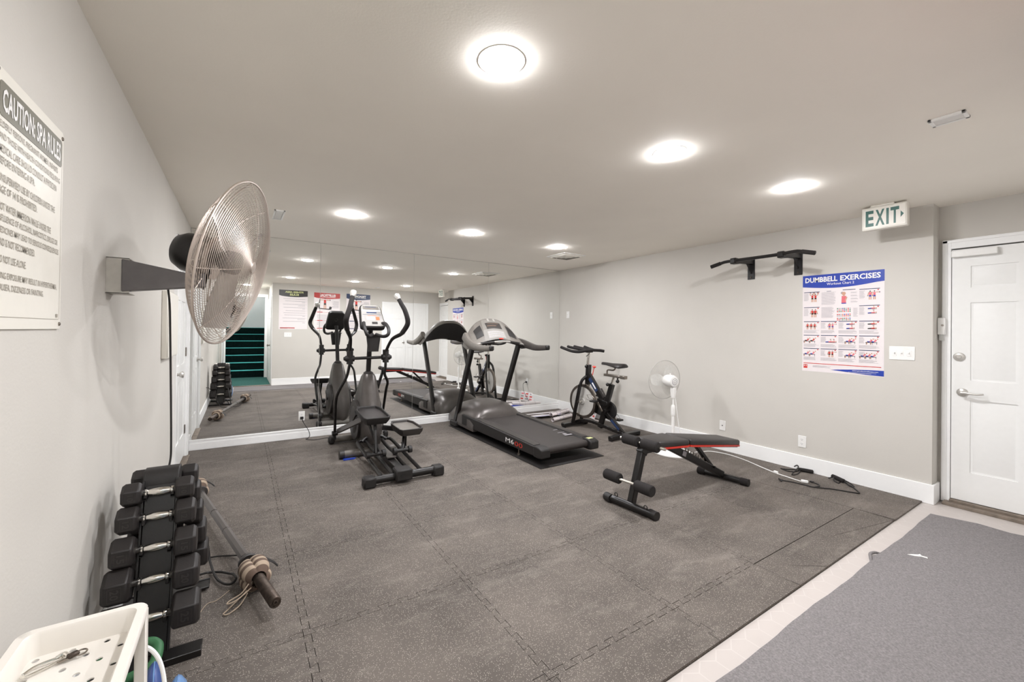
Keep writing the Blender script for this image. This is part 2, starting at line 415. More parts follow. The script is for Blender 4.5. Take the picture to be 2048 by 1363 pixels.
# ---------------- rubber floor: interlocking tiles and straight cut pieces
def seam(a0, a1, g, period=.0968, d=.03):
    """tabbed line between a0 and a1: list of (along, offset). g>0 shrinks the tabs (tile below/left)"""
    n = max(1, round((a1-a0)/period)); p = (a1-a0)/n; out = [(a0, -g)]
    for i in range(n):
        s = a0+i*p; e = .006
        out += [(s+p*.42+g+e, -g), (s+p*.42+g-e, d-g), (s+p*.9-g+e, d-g), (s+p*.9-g-e, -g)]
    out.append((a1, -g)); return out
gx = [.004, .735, 1.517, 2.289, 3.06, 3.83, 4.50]
gy = [-4.61, -4.372, -3.635, -2.888, -2.14, -1.395, -.65, -.022]
m = MB(); G = .0026
for j in range(len(gy)-1):
    row = gx if j > 0 else [.004, .735, 1.517, 2.289, 3.06, 3.405, 4.564]
    for i in range(len(row)-1):
        x0, x1, y0, y1 = row[i], row[i+1], gy[j], gy[j+1]
        str_l = i == 0 or x0 > 4.4 or (j == 0 and x0 > 3); str_r = i == len(row)-2 or x1 > 4.4 or (j == 0 and x1 > 3)
        str_b = j == 0 or x0 > 4.4 or (j == 1 and x0 > 3); str_t = j == len(gy)-2 or x0 > 4.4 or (j == 0 and x0 > 3)
        if j == 0: sx0, sx1 = (lambda x: x), (lambda x: x)
        P = []
        # bottom edge (own side is above): tabs of the tile below rise into this one -> socket
        P += [(a, y0+o+ (G if str_b else 0)) for a, o in ([(x0, 0), (x1, 0)] if str_b else seam(x0, x1, 0))]
        r = [(y0, 0), (y1, 0)] if str_r else seam(y0, y1, G)
        R_ = [(x1+o-(G if str_r else 0), a) for a, o in r]; R_[-1] = (R_[-1][0], y1-G); P += R_
        tt = [(x0, 0), (x1, 0)] if str_t else seam(x0, x1, G)
        P += [(a, y1+o-(G if str_t else 0)) for a, o in tt[::-1][1:]]
        l = [(y0, 0), (y1, 0)] if str_l else seam(y0, y1, 0)
        L_ = [(x0+o+(G if str_l else 0), a) for a, o in l[::-1]]; P += L_[1:-1] if len(L_) > 2 else []
        Q = []
        for a, b_ in P:
            q = (max(row[0], min(row[-1], a)), max(gy[0], min(gy[-1], b_)))
            if j > 0:
                lim = 4.4675-.0857*(q[1]+3.3)
                q = (lim if (q[0] > lim or abs(q[0]-4.5) < .006) else q[0], q[1])
            if not Q or (abs(q[0]-Q[-1][0])+abs(q[1]-Q[-1][1])) > 1e-5: Q.append(q)
        if abs(Q[0][0]-Q[-1][0])+abs(Q[0][1]-Q[-1][1]) < 1e-5: Q.pop()
        m.prism(Q, (0, 0, -.011), (1, 0, 0), (0, 1, 0), .0115)
m.prism([(4.5865, -4.61), (5.243, -4.61), (5.243, -.022), (4.1935, -.022)], (0, 0, -.011), (1, 0, 0), (0, 1, 0), .0115)
o = struct('rubber_floor', m, rub, smooth=False)
m = MB(); m.bx(.001, W-.001, -4.608, -.001, -.0125, -.0105); struct('trim_9', m, void, smooth=False)  # dark underlay beneath the rubber tiles, visible in the seams

# ---------------- doors
def six_panel(Wd, Ht, T=.036, cols=2):
    """front face looks along -y, hinge corner at origin, x to the right, z up"""
    m = MB(); m.bx(0, Wd, 0, T-.008, 0, Ht)
    st = Wd*.13; cw = (Wd-st*(cols+1))/cols
    rz = [0, .115*Ht, .40*Ht, .478*Ht, .785*Ht, .845*Ht, .93*Ht, Ht]
    y0, y1 = -.008, 0
    for c in range(cols+1): m.bx(c*(cw+st), c*(cw+st)+st, y0, y1, 0, Ht)
    for k in (0, 2, 4, 6):
        for c in range(cols): m.bx(st+c*(cw+st), st+c*(cw+st)+cw, y0, y1, rz[k], rz[k+1])
    for k in (1, 3, 5):
        for c in range(cols):
            a, b = st+c*(cw+st), st+c*(cw+st)+cw; z0, z1 = rz[k], rz[k+1]; e, i = .014, .04
            v = [V(a+e, 0, z0+e), V(b-e, 0, z0+e), V(b-e, 0, z1-e), V(a+e, 0, z1-e), V(a+i, y0+.001, z0+i), V(b-i, y0+.001, z0+i), V(b-i, y0+.001, z1-i), V(a+i, y0+.001, z1-i)]
            m.add(v, [(0, 1, 5, 4), (1, 2, 6, 5), (2, 3, 7, 6), (3, 0, 4, 7), (4, 5, 6, 7)])
    return m
def xf(m, M): m.v = [tuple(M @ Vector(v)) for v in m.v]; return m
def lever(m, c, n, t):     # rosette at c with normal n, handle towards t
    c, n, t = Vector(c), Vector(n), Vector(t)
    m.lathe([(.033, 0), (.033, .006), (.027, .012), (.012, .014), (.011, .05)], c, n, 24)
    m.tube([c+n*.048, c+n*.05+t*.03, c+n*.052+t*.08+V(0, 0, -.004), c+n*.047+t*.12+V(0, 0, .002)], [.01, .009, .008, .007], n=10)
def knob(m, c, n):
    m.lathe([(.03, 0), (.03, .006), (.013, .01), (.012, .03), (.024, .037), (.029, .05), (.024, .062), (.004, .066)], c, n, 24)
# door_1: exit door on the right, facing -x
M1 = Matrix(((0, 1, 0, XR-.002), (-1, 0, 0, R1-.004), (0, 0, 1, .035), (0, 0, 0, 1)))
Wd = R1-R2-.008
dr = struct('door_1', xf(six_panel(Wd, 2.03), M1), door_m)
m = MB(); lever(m, (XR-.01, -4.80, .905), (-1, 0, 0), (0, -1, 0)); obj('door_handle', m, lsteel, dr, label='brushed lever handle')
m = MB(); m.lathe([(.034, 0), (.034, .008), (.029, .014), (.016, .016), (.014, .02)], (XR-.01, -4.782, 1.192), (-1, 0, 0), 24); obj('deadbolt', m, lsteel, dr, label='round brushed deadbolt')
m = MB(); m.bx(XR-.052, XR-.011, -4.985, -4.74, 2.0, 2.055, bev=.004); m.bx(XR-.0535, XR-.052, -4.9, -4.86, 2.017, 2.037); obj('magnetic_lock', m, white, dr, label='long white lock box across the top of the door')
# frame and casing
m = MB()
m.bx(XR-.02, XR+.006, R1, -YC-.02, 0, 2.15); m.bx(XR-.026, XR-.02, R1+.02, -YC-.024, 0, 2.15)
m.bx(XR-.02, XR+.006, -5.586, R2, 0, 2.15)
m.bx(XR-.02, XR+.006, R2, R1, RZ, 2.15); m.bx(XR-.026, XR-.02, -5.58, -YC-.024, RZ+.05, 2.145)
m.bx(XR-.0, XR+.05, R1-.003, R1, 0, RZ); m.bx(XR, XR+.05, R2, R2+.003, 0, RZ)
struct('trim_2', m, trim_m, bev=.003)
m = MB(); m.bx(XR-.1, XR+.05, R2-.03, R1+.03, -.011, .012); m.bx(XR-.045, XR+.04, R2, R1, .012, .03)
struct('trim_3', m, woodt, bev=.002)
t = thing('door_alarm', 'small white alarm box with round key lock on the exit door frame', 'alarm', (XR-.03, -4.685, 1.33))
m = MB(); m.bx(XR-.06, XR-.026, -4.71, -4.665, 1.37, 1.51, bev=.004); obj('housing', m, white, t)
m = MB(); m.bx(XR-.05, XR-.026, -4.70, -4.672, 1.32, 1.37, bev=.003); obj('bracket', m, clear, t)
m = MB(); m.cyl((XR-.06, -4.695, 1.447), (XR-.064, -4.695, 1.447), .008); obj('key_lock', m, steel, t)
# door_2: left wall near the mirror, facing +x
M2 = Matrix(((0, -1, 0, -.012), (1, 0, 0, D0+.012), (0, 0, 1, .03), (0, 0, 0, 1)))
dr = struct('door_2', xf(six_panel(D1-D0-.024, 2.0), M2), door_m)
m = MB(); knob(m, (-.004, D0+.075, .93), (1, 0, 0)); obj('door_knob', m, lsteel, dr, label='round brushed door knob')
for z in (.25, 1.05, 1.8):
    m = MB(); m.cyl((-.001, D1-.014, z), (-.001, D1-.014, z+.09), .006, n=10); m.bx(-.006, -.002, D1-.045, D1-.014, z, z+.09); obj('hinge', m, steel, dr)
m = MB()
m.bx(0, .018, D0-.1, D0, 0, DZ+.085); m.bx(0, .018, D1, D1+.1, 0, DZ+.085); m.bx(0, .018, D0, D1, DZ, DZ+.085)
m.bx(.018, .024, D0-.1, D0-.07, 0, DZ+.085); m.bx(.018, .024, D1+.07, D1+.1, 0, DZ+.085); m.bx(.018, .024, D0-.1, D1+.1, DZ+.055, DZ+.085)
m.bx(-.09, 0, D0-.001, D0+.01, 0, DZ); m.bx(-.09, 0, D1-.01, D1+.001, 0, DZ); m.bx(-.09, 0, D0, D1, DZ-.01, DZ)
m.bx(.0, .018, D1+.1, -.02, 0.148, .149)
struct('trim_4', m, trim_m, bev=.003)
m = MB(); m.bx(-.09, .045, D0-.02, D1+.02, .001, .012); struct('trim_5', m, woodt, bev=.002)
# doors 3 and 4: closet pair in the back wall, facing +y
kw = (K1-K0)/2-.004
for n_, x0 in (('door_3', K0+.002), ('door_4', (K0+K1)/2+.002)):
    M3 = Matrix(((-1, 0, 0, x0+kw), (0, -1, 0, -B-.012), (0, 0, 1, .03), (0, 0, 0, 1)))
    dr = struct(n_, xf(six_panel(kw, 2.075), M3), door_m)
    if n_ == 'door_3':
        m = MB(); m.box((x0+kw-.04, -B-.001, 1.0), (.012, .01, .1), bev=.003); m.bx(x0+kw-.09, x0+kw-.02, -B-.004, -B+.004, .985, 1.01, bev=.002); obj('door_latch', m, steel, dr, label='dark sliding latch between the closet doors')
m = MB(); m.bx(K0-.06, K0, -B, -B+.012, 0, KZ+.01); m.bx(K1, K1+.06, -B, -B+.012, 0, KZ+.01)
m.bx(K0-.002, K1+.002, -B-.1, -B+.004, KZ-.004, KZ+.008)
struct('trim_6', m, trim_m, bev=.002)
# door_5: in the hall side wall, facing -x
M5 = Matrix(((0, 1, 0, XO-.014), (-1, 0, 0, -5.95), (0, 0, 1, .012), (0, 0, 0, 1)))
dr = struct('door_5', xf(six_panel(.86, 2.03, T=.014), M5), door_m)
m = MB(); knob(m, (XO-.022, -6.02, .93), (-1, 0, 0)); obj('door_knob', m, steel, dr)
m = MB()
for a, b in ((-5.95, -5.74), (-7.0, -6.81)): m.bx(XO-.02, XO, a, b, 0, 2.12)
m.bx(XO-.02, XO, -6.81, -5.95, 2.045, 2.12); m.bx(XO-.012, XO, -5.74, -5.594, 0, 2.15)
struct('trim_7', m, trim_m, bev=.003)
# hall carpet, metal strip
m = MB(); m.bx(.017, XO-.021, HY-.12, -5.66, -.012, .006); tag(struct('carpet', m, teal, smooth=False), 'teal carpet in the hall at the foot of the stairs', 'carpet', kind='structure')
m = MB(); m.bx(.017, XO-.021, -5.66, -5.60, -.012, .009); struct('trim_8', m, steel, bev=.003)

# ---------------- rug, paper scrap
m = MB(); pts = []
n = 60
top = [(5.03-i*(5.03-.36)/n, -4.722+.004*math.sin(i*.5)+.0015*math.sin(i*1.7)) for i in range(n+1)]
top[0] = (4.96, -4.76)
# a curled flap near the paper scrap
for k in range(len(top)):
    if 3.72 < top[k][0] < 3.86: top[k] = (top[k][0], -4.708)
rt = [(5.06, -5.35), (5.035, -5.2), (5.0, -5.1), (5.02, -4.95)]
m.prism([(a, b) for a, b in ([(.36, -5.44), (3.1, -5.475), (5.05, -5.45)]+rt+top)], (0, 0, -.0119), (1, 0, 0), (0, 1, 0), .0155)
tag(obj('rug', m, rugm, smooth=False), 'large grey felt rug on the pale vinyl beside the exit door', 'rug')
m = MB(); q = [(3.985, -4.815), (4.0, -4.845), (4.025, -4.87), (4.03, -4.895), (4.045, -4.89), (4.04, -4.865), (4.058, -4.855), (4.04, -4.85), (4.01, -4.828)]
m.prism(q, (0, 0, .0042), (1, 0, 0), (0, 1, 0), .002); tag(obj('paper_scrap', m, white, smooth=False), 'torn white paper scrap lying on the grey rug', 'scrap')
m = MB(); m.tube([(3.69, -4.724, -.002), (3.73, -4.712, .004), (3.79, -4.694, .007), (3.84, -4.702, .005), (3.87, -4.722, -.002)], [.004, .008, .009, .008, .004], n=10)
o = obj('rug_flap', m, rugm); tag(o, 'loose curled grey strip at the rug edge near the paper scrap', 'strip')

# ---------------- ceiling lights
LP = [(1.356, -4.217), (2.653, -4.066), (3.921, -4.205), (1.355, -1.547), (2.639, -1.555), (3.909, -1.533)]
LL = ['largest round ceiling light, nearest the wall sign in the near row', 'round ceiling light in the middle of the near row', 'round ceiling light nearest the exit sign', 'round ceiling light in the far row above the elliptical trainer', 'round ceiling light in the middle of the far row', 'round ceiling light beside the square air vent']
def light(loc, lm, label):
    t = thing('ceiling_light', label, 'light', (0, 0, 0), 'recessed ceiling lights')
    m = MB(); m.lathe([(.083, -.0005), (.083, -.0022), (.094, -.0018), (.094, 0)], (0, 0, 0), (0, 0, 1), 48); 
    m.f = [f for f in m.f if len(f) < 10]; m.m = [0]*len(m.f)
    obj('trim_ring', m, white, t, smooth=False)
    m = MB(); m.lathe([(.002, -.0135), (.03, -.013), (.055, -.0115), (.072, -.0088), (.082, -.0030)], (0, 0, 0), (0, 0, 1), 48); obj('lens', m, lm, t, label='glowing white lens')
    t.location = loc; return t
l0 = light((LP[0][0], LP[0][1], H), lens, LL[0])
for (x, y), lb in list(zip(LP, LL))[1:]: dup(l0, (x, y, H), lb)
hl = light((.58, -6.55, H), hlens, 'round ceiling light in the hall near the stairs')
hl2 = dup(hl, (.58, -8.9, 4.9), 'round ceiling light high over the stairs')

# vents
def register(name, c, lx, ly, label, square=False):
    t = thing(name, label, 'vent', (c[0], c[1], H))
    m = MB(); z0, z1 = H-.012, H
    if square:
        m.bx(c[0]-lx/2, c[0]+lx/2, c[1]-ly/2, c[1]+ly/2, H-.006, H); obj('frame', m, white, t, bev=.002)
        for k, s in enumerate((.86, .62, .38, .16)):
            m = MB(); a = lx/2*s
            vs = [V(c[0]+x*a, c[1]+y*a, H-.008-.004*k) for x, y in ((-1, -1), (1, -1), (1, 1), (-1, 1))]
            b = a-.028
            vs += [V(c[0]+x*b, c[1]+y*b, H-.024-.004*k) for x, y in ((-1, -1), (1, -1), (1, 1), (-1, 1))]
            vs2 = [v+V(0, 0, .002) for v in vs]
            m.add(vs+vs2, [(0, 1, 5, 4), (1, 2, 6, 5), (2, 3, 7, 6), (3, 0, 4, 7), (8, 9, 13, 12), (9, 10, 14, 13), (10, 11, 15, 14), (11, 8, 12, 15)]); obj('louvre', m, cream, t, flip=False)
    else:
        m.bx(c[0]-lx/2, c[0]+lx/2, c[1]-ly/2, c[1]-ly/2+.015, z0, z1); m.bx(c[0]-lx/2, c[0]+lx/2, c[1]+ly/2-.015, c[1]+ly/2, z0, z1)
        m.bx(c[0]-lx/2, c[0]-lx/2+.015, c[1]-ly/2, c[1]+ly/2, z0, z1); m.bx(c[0]+lx/2-.015, c[0]+lx/2, c[1]-ly/2, c[1]+ly/2, z0, z1)
        obj('frame', m, white, t, bev=.002)
        m = MB(); k = max(3, int(min(lx, ly)/.012))
        for i in range(k):
            if lx < ly: x = c[0]-lx/2+.018+(lx-.036)*(i+.5)/k; m.box((x, c[1], H-.007), (.009, ly-.03, .0015), R=Matrix.Rotation(.6, 3, 'Y'))
            else: y = c[1]-ly/2+.018+(ly-.036)*(i+.5)/k; m.box((c[0], y, H-.007), (lx-.03, .009, .0015), R=Matrix.Rotation(.6, 3, 'X'))
        obj('louvre', m, white, t, smooth=False)
    return t
register('ceiling_vent', (4.40, -1.14), .40, .40, 'square white ceiling air vent near the mirror corner', True)
register('ceiling_vent', (3.442, -5.078), .10, .13, 'small white ceiling register nearest the exit door')
register('ceiling_vent', (.768, -1.155), .09, .36, 'narrow white ceiling register behind the wall fan')
# ================================================================ signs and posters
def plane(kind):
    """origin-less axes of a wall as a reader sees it"""
    return {'L': (V(0, 1, 0), V(0, 0, 1)), 'R': (V(0, -1, 0), V(0, 0, 1)), 'B': (V(-1, 0, 0), V(0, 0, 1)), 'E': (V(0, -1, 0), V(0, 0, 1))}[kind]
# caution sign on the left wall (reader sees +y to the right, normal +x)
ex, ey = V(0, 1, 0), V(0, 0, 1)
Y0, Y1, Z0, Z1 = -4.235, -3.812, 1.338, 1.945
t = thing('caution_sign', 'white spa rules sign headed CAUTION on the left wall', 'sign', (0, (Y0+Y1)/2, Z0))
m = MB(); m.prism([(Y0+.008, Z0), (Y1-.008, Z0), (Y1, Z0+.008), (Y1, Z1-.008), (Y1-.008, Z1), (Y0+.008, Z1), (Y0, Z1-.008), (Y0, Z0+.008)], (.001, 0, 0), ex, ey, .005); obj('board', m, cream, t, bev=.001)
o = V(.006, Y0, Z0); wd, ht = Y1-Y0, Z1-Z0
def rr_(a, b, c, d, r):
    P = []
    for cx, cy, s in ((b-r, d-r, 0), (a+r, d-r, 1), (a+r, c+r, 2), (b-r, c+r, 3)):
        for k in range(5): an = PI/2*(s+k/4); P.append((cx+r*math.cos(an), cy+r*math.sin(an)))
    return P
m = MB(); m.prism(rr_(.022, wd-.016, ht-.112, ht-.030, .012), o, ex, ey, .0012); obj('header_band', m, olive, t)
m = MB(); text(m, 'CAUTION: SPA RULES', o+ex*.034+ey*(ht-.098), ex, ey, wd-.064, .054, .002, bold=.025); obj('title', m, wpr, t, smooth=False)
RL = ['ELDERLY PERSONS, PREGNANT WOMEN, INFANTS', 'AND THOSE WITH HEALTH CONDITIONS REQUIRING', 'MEDICAL CARE SHOULD CONSULT A PHYSICIAN', 'BEFORE ENTERING A SPA.', '', 'UNSUPERVISED USE BY CHILDREN UNDER THE', 'AGE OF 14 IS PROHIBITED.', '', 'HOT WATER IMMERSION WHILE UNDER THE', 'INFLUENCE OF ALCOHOL, NARCOTICS, DRUGS OR', 'MEDICINES MAY LEAD TO SERIOUS CONSEQUENCES', 'AND IS NOT RECOMMENDED.', '', 'DO NOT USE ALONE.', '', 'LONG EXPOSURE MAY RESULT IN HYPERTHERMIA,', 'NAUSEA, DIZZINESS OR FAINTING.']
m = MB(); z = ht-.140
for s in RL:
    if s: text(m, s, o+ex*.026+ey*z, ex, ey, (wd-.05)*len(s)/42.5, .0185, .001, bold=.012); z -= .0275
    else: z -= .012
obj('rules_text', m, signt, t, smooth=False)
m = MB(); m.q(o, ex, ey, .02, wd-.02, .029, .0305, .001); m.q(o, ex, ey, wd-.04, wd-.025, .036, .046, .001); m.q(o, ex, ey, .016, .0175, .03, ht-.03, .0008); m.q(o, ex, ey, wd-.0135, wd-.012, .03, ht-.03, .0008); obj('border_line', m, signt, t, smooth=False)
for a, b in ((.014, .014), (wd-.012, .016), (.012, ht-.012), (wd-.012, ht-.02)):
    m = MB(); m.lathe([(.006, 0), (.006, .002), (.003, .004)], o+ex*a+ey*b, (1, 0, 0), 14); obj('screw', m, steel, t)
# neighbouring sign, only its edge is in view
t = thing('pool_sign', 'white sign cut by the left picture edge, beside the caution sign', 'sign', (0, -4.45, Z0))
m = MB(); m.prism([(-4.66, Z0), (-4.245, Z0), (-4.238, Z0+.008), (-4.238, Z1+.03), (-4.245, Z1+.038), (-4.66, Z1+.038)], (.0005, 0, 0), ex, ey, .0045); obj('board', m, cream, t, bev=.001)
m = MB(); m.prism(rr_(-4.64, -4.252, Z1-.075, Z1+.008, .012), (.005, 0, 0), ex, ey, .0012); obj('header_band', m, olive, t)
m = MB(); m.lathe([(.006, 0), (.006, .002), (.003, .004)], (.005, -4.25, Z1+.02), (1, 0, 0), 14); obj('screw', m, steel, t)
m = MB(); m.lathe([(.006, 0), (.006, .002), (.003, .004)], (.005, -4.25, Z0+.012), (1, 0, 0), 14); obj('screw', m, steel, t)

# exercise chart figures
def limb(m, o, ex, ey, a, b, r, off):
    a, b = V(a[0], a[1], 0), V(b[0], b[1], 0); d = (b-a).normalized(); p = V(-d.y, d.x, 0)*r
    q = [a+p, a-p, b-p, b+p]; ez = ex.cross(ey).normalized()*off
    m.add([o+ex*v.x+ey*v.y+ez for v in q], [(0, 1, 2, 3)])
def disc(m, o, ex, ey, c, r, off, n=10):
    ez = ex.cross(ey).normalized()*off
    m.add([o+ex*(c[0]+r*math.cos(2*PI*i/n))+ey*(c[1]+r*math.sin(2*PI*i/n))+ez for i in range(n)], [tuple(range(n))])
def person(m, o, ex, ey, x, y, h, pose, top, arms=0):
    """m.k indexes: 0 skin 1 red 2 pink 3 ink 4 blue 5 grey"""
    L_ = lambda a, b, r, k, of=.0012: (setattr(m, 'k', k), limb(m, o, ex, ey, (x+a[0]*h, y+a[1]*h), (x+b[0]*h, y+b[1]*h), r*h, of))
    D_ = lambda c, r, k: (setattr(m, 'k', k), disc(m, o, ex, ey, (x+c[0]*h, y+c[1]*h), r*h, .0016))
    sh = 3 if top == 1 else 4
    if pose == 'stand':
        L_((-.07, 0), (-.06, .45), .045, 0); L_((.07, 0), (.06, .45), .045, 0)
        L_((0, .34), (0, .52), .10, sh, .0014); L_((0, .5), (0, .82), .10, top, .0015); D_((0, .92), .06, 0); D_((0, .95), .055, 3)
        for s in (-1, 1):
            if arms == 0: L_((s*.14, .8), (s*.2, .45), .04, 0); L_((s*.2-.06, .43), (s*.2+.06, .43), .025, 3)
            elif arms == 1: L_((s*.12, .8), (s*.45, .8), .038, 0); L_((s*.45, .74), (s*.45, .86), .03, 3)
            else: L_((s*.14, .78), (s*.26, .9), .04, 0); L_((s*.26, .9), (s*.2, 1.12), .035, 0); L_((s*.2-.08, 1.13), (s*.2+.08, 1.13), .025, 3)
    elif pose == 'bench':
        L_((-.5, .3), (.35, .3), .035, 3); L_((-.42, 0), (-.42, .3), .02, 3); L_((.3, 0), (.3, .3), .02, 3)
        L_((0, .42), (.26, .66), .085, top, .0015); L_((0, .4), (-.3, .42), .07, sh); L_((-.3, .4), (-.35, .02), .05, 0); D_((.38, .8), .09, 0); L_((.25, .65), (.05, .8), .04, 0)
    elif pose == 'lie':
        L_((-.5, .18), (.5, .18), .03, 3); L_((-.1, .28), (.3, .28), .07, top, .0015); L_((-.1, .28), (-.5, .24), .055, sh); D_((.42, .32), .085, 0); L_((.2, .35), (.15, .65), .04, 0); L_((.05, .66), (.25, .66), .03, 3)
def greek(m, o, ex, ey, a, b, z1, n, dz=.0052, th=.0016, rag=.3):
    for i in range(n):
        e = b-(b-a)*rag*random.random(); m.q(o, ex, ey, a, e, z1-i*dz-th, z1-i*dz, .0008)
# dumbbell chart on the right wall
ex, ey = V(0, -1, 0), V(0, 0, 1)
Y0, Z0, wd, ht = -3.741, .996, .622, .948
t = thing('exercise_chart', 'blue and white DUMBBELL EXERCISES chart taped to the right wall', 'poster', (W, Y0-wd/2, Z0))
o = V(W-.0012, Y0, Z0)
m = MB(); m.prism([(0, 0), (wd, -.004), (wd, ht-.004), (0, ht)], V(W-.0002, Y0, Z0), ex, ey, .001); obj('sheet', m, paper, t, smooth=False)
band = [(0, ht-.001), (0, ht-.113)]+[(wd*k/12, ht-.113-.03*math.sin(PI*k/12)+.012*k/12) for k in range(1, 12)]+[(wd, ht-.105), (wd, ht-.003)]
m = MB(); m.prism(band, o, ex, ey, .0006); obj('header_band', m, blue, t, smooth=False)
m = MB(); text(m, 'DUMBBELL', o+ex*.022+ey*(ht-.074), ex, ey, .262, .050, .0016, bold=.03); text(m, 'EXERCISES', o+ex*.305+ey*(ht-.074), ex, ey, .292, .050, .0016, bold=.03); obj('title', m, wpr, t, smooth=False)
m = MB(); text(m, 'Workout Chart 2', o+ex*.2+ey*(ht-.108), ex, ey, .21, .023, .0016, bold=.008); obj('subtitle', m, wpr, t, smooth=False)
cx = [.012, .155, .295, .448, wd-.018]
rz = [ht-.165, ht-.315, ht-.455, ht-.59, ht-.72, ht-.85]
mh = MB(); mf = MB(); mg = MB()
for r in range(5):
    for c in range(4):
        if r <= 1 and c in (1, 2): continue
        a, b, z = cx[c], cx[c+1]-.012, rz[r]
        mh.k = 0; mh.q(o, ex, ey, a, b, z-.006, z, .001); mh.k = 1; mh.q(o, ex, ey, b-.018, b-.006, z-.017, z-.009, .001)
        low = r >= 2
        if low: greek(mg, o, ex, ey, a, b, z-.088, 6)
        if c != 0 or r < 2: greek(mg, o, ex, ey, a, a+.042, z-.016, 14 if not low else 11)
        top = 1 if (c == 0 or (r, c) == (4, 1) or (r, c) == (2, 3)) else 2
        pose = 'stand' if (r < 2 and c == 0) or r == 0 or (r == 2 and c < 2) or (r, c) == (4, 1) else ('lie' if (r, c) in ((1, 3), (2, 2), (2, 3), (3, 1)) else 'bench')
        if (r, c) == (4, 0): top = 2
        nf = 3 if (r, c) in ((2, 0), (4, 3)) else 2
        if pose == 'lie' and (r, c) != (3, 1):
            for k in range(2): person(mf, o, ex, ey, a+(b-a)*.64, z-.045-k*.04, .062, 'lie', top)
        else:
            x0 = a+(b-a)*(.45 if (c != 0 or r < 2) else .12) if nf == 2 else a+.02
            for k in range(nf):
                person(mf, o, ex, ey, x0+.012+k*(b-x0-.02)/nf, z-.100 if not low else z-.080, .080 if not low else .062, pose, top, arms=(1 if (c in (1, 3) and k) else (2 if (r == 0 and c == 0) else 0)))
# wide cell with text, bust and coloured dots
mh.k = 0; mh.q(o, ex, ey, .325, .42, rz[0]-.001, rz[0]+.005, .001); mh.q(o, ex, ey, .2, .235, rz[0]-.004, rz[0], .001)
greek(mg, o, ex, ey, .158, .275, rz[0]-.012, 21, dz=.0058, rag=.15)
mf.k = 2; limb(mf, o, ex, ey, (.333, rz[0]-.12), (.335, rz[0]-.055), .017, .0012); mf.k = 0; disc(mf, o, ex, ey, (.333, rz[0]-.032), .016, .0014); limb(mf, o, ex, ey, (.334, rz[0]-.06), (.334, rz[0]-.04), .007, .0013); limb(mf, o, ex, ey, (.345, rz[0]-.1), (.357, rz[0]-.065), .005, .0014); mf.k = 5; disc(mf, o, ex, ey, (.321, rz[0]-.026), .011, .0012); mf.k = 4; mf.q(o, ex, ey, .316, .352, rz[0]-.128, rz[0]-.12, .0013)
for k in range(4): greek(mg, o, ex, ey, .385, .44, rz[0]-.022-k*.028, 3)
greek(mg, o, ex, ey, .158, .27, rz[1]-.006, 20)
mt_ = MB()
for rr__ in range(7):
    for c in range(8):
        zz = rz[1]-.018-rr__*.0145-(.012 if rr__ > 2 else 0)-(.008 if rr__ > 4 else 0)
        mt_.k = random.choice([0, 0, 1, 2, 3, 3, 4]); mt_.q(o, ex, ey, .282+c*.0135, .291+c*.0135, zz-.009, zz, .001)
greek(mg, o, ex, ey, .405, .44, rz[1]-.02, 16)
greek(mg, o, ex, ey, .09, .24, .06, 4); 
obj('section_bars', mh, [navy, redf], t, smooth=False); obj('exercise_figures', mf, [skin, redf, pink, inkm, blue, greyi], t, smooth=False, flip=False)
obj('body_text', mg, greyi, t, smooth=False, flip=False); obj('training_table', mt_, [redf, orgp, greenp, greyi, blue], t, smooth=False)
m = MB(); m.q(o, ex, ey, .012, wd-.018, .076, .082, .001); m.k = 0; m.q(o, ex, ey, .012, .045, .03, .066, .001); obj('red_rule', m, redf, t, smooth=False)
m = MB(); text(m, 'P F', o+ex*.016+ey*.045, ex, ey, .025, .014, .0016, bold=.03); obj('publisher_mark', m, wpr, t, smooth=False)
foot = [(.235, .028)]+[(.235+(wd-.235)*k/8, .028+.022*math.sin(PI*.5*k/8)**.8) for k in range(1, 9)]+[(wd, 0), (.5, .004)]
m = MB(); m.prism(foot, o, ex, ey, .0006); obj('footer_band', m, blue, t, smooth=False)
m = MB(); text(m, 'www.productivefitness.com', o+ex*.40+ey*.027, ex, ey, .185, .012, .0016, bold=.02); greek(m, o, ex, ey, .37, .60, .02, 2, dz=.006); 
m.v = [(x-.0008, y, z) for x, y, z in m.v]; obj('web_address', m, wpr, t, smooth=False, flip=False)

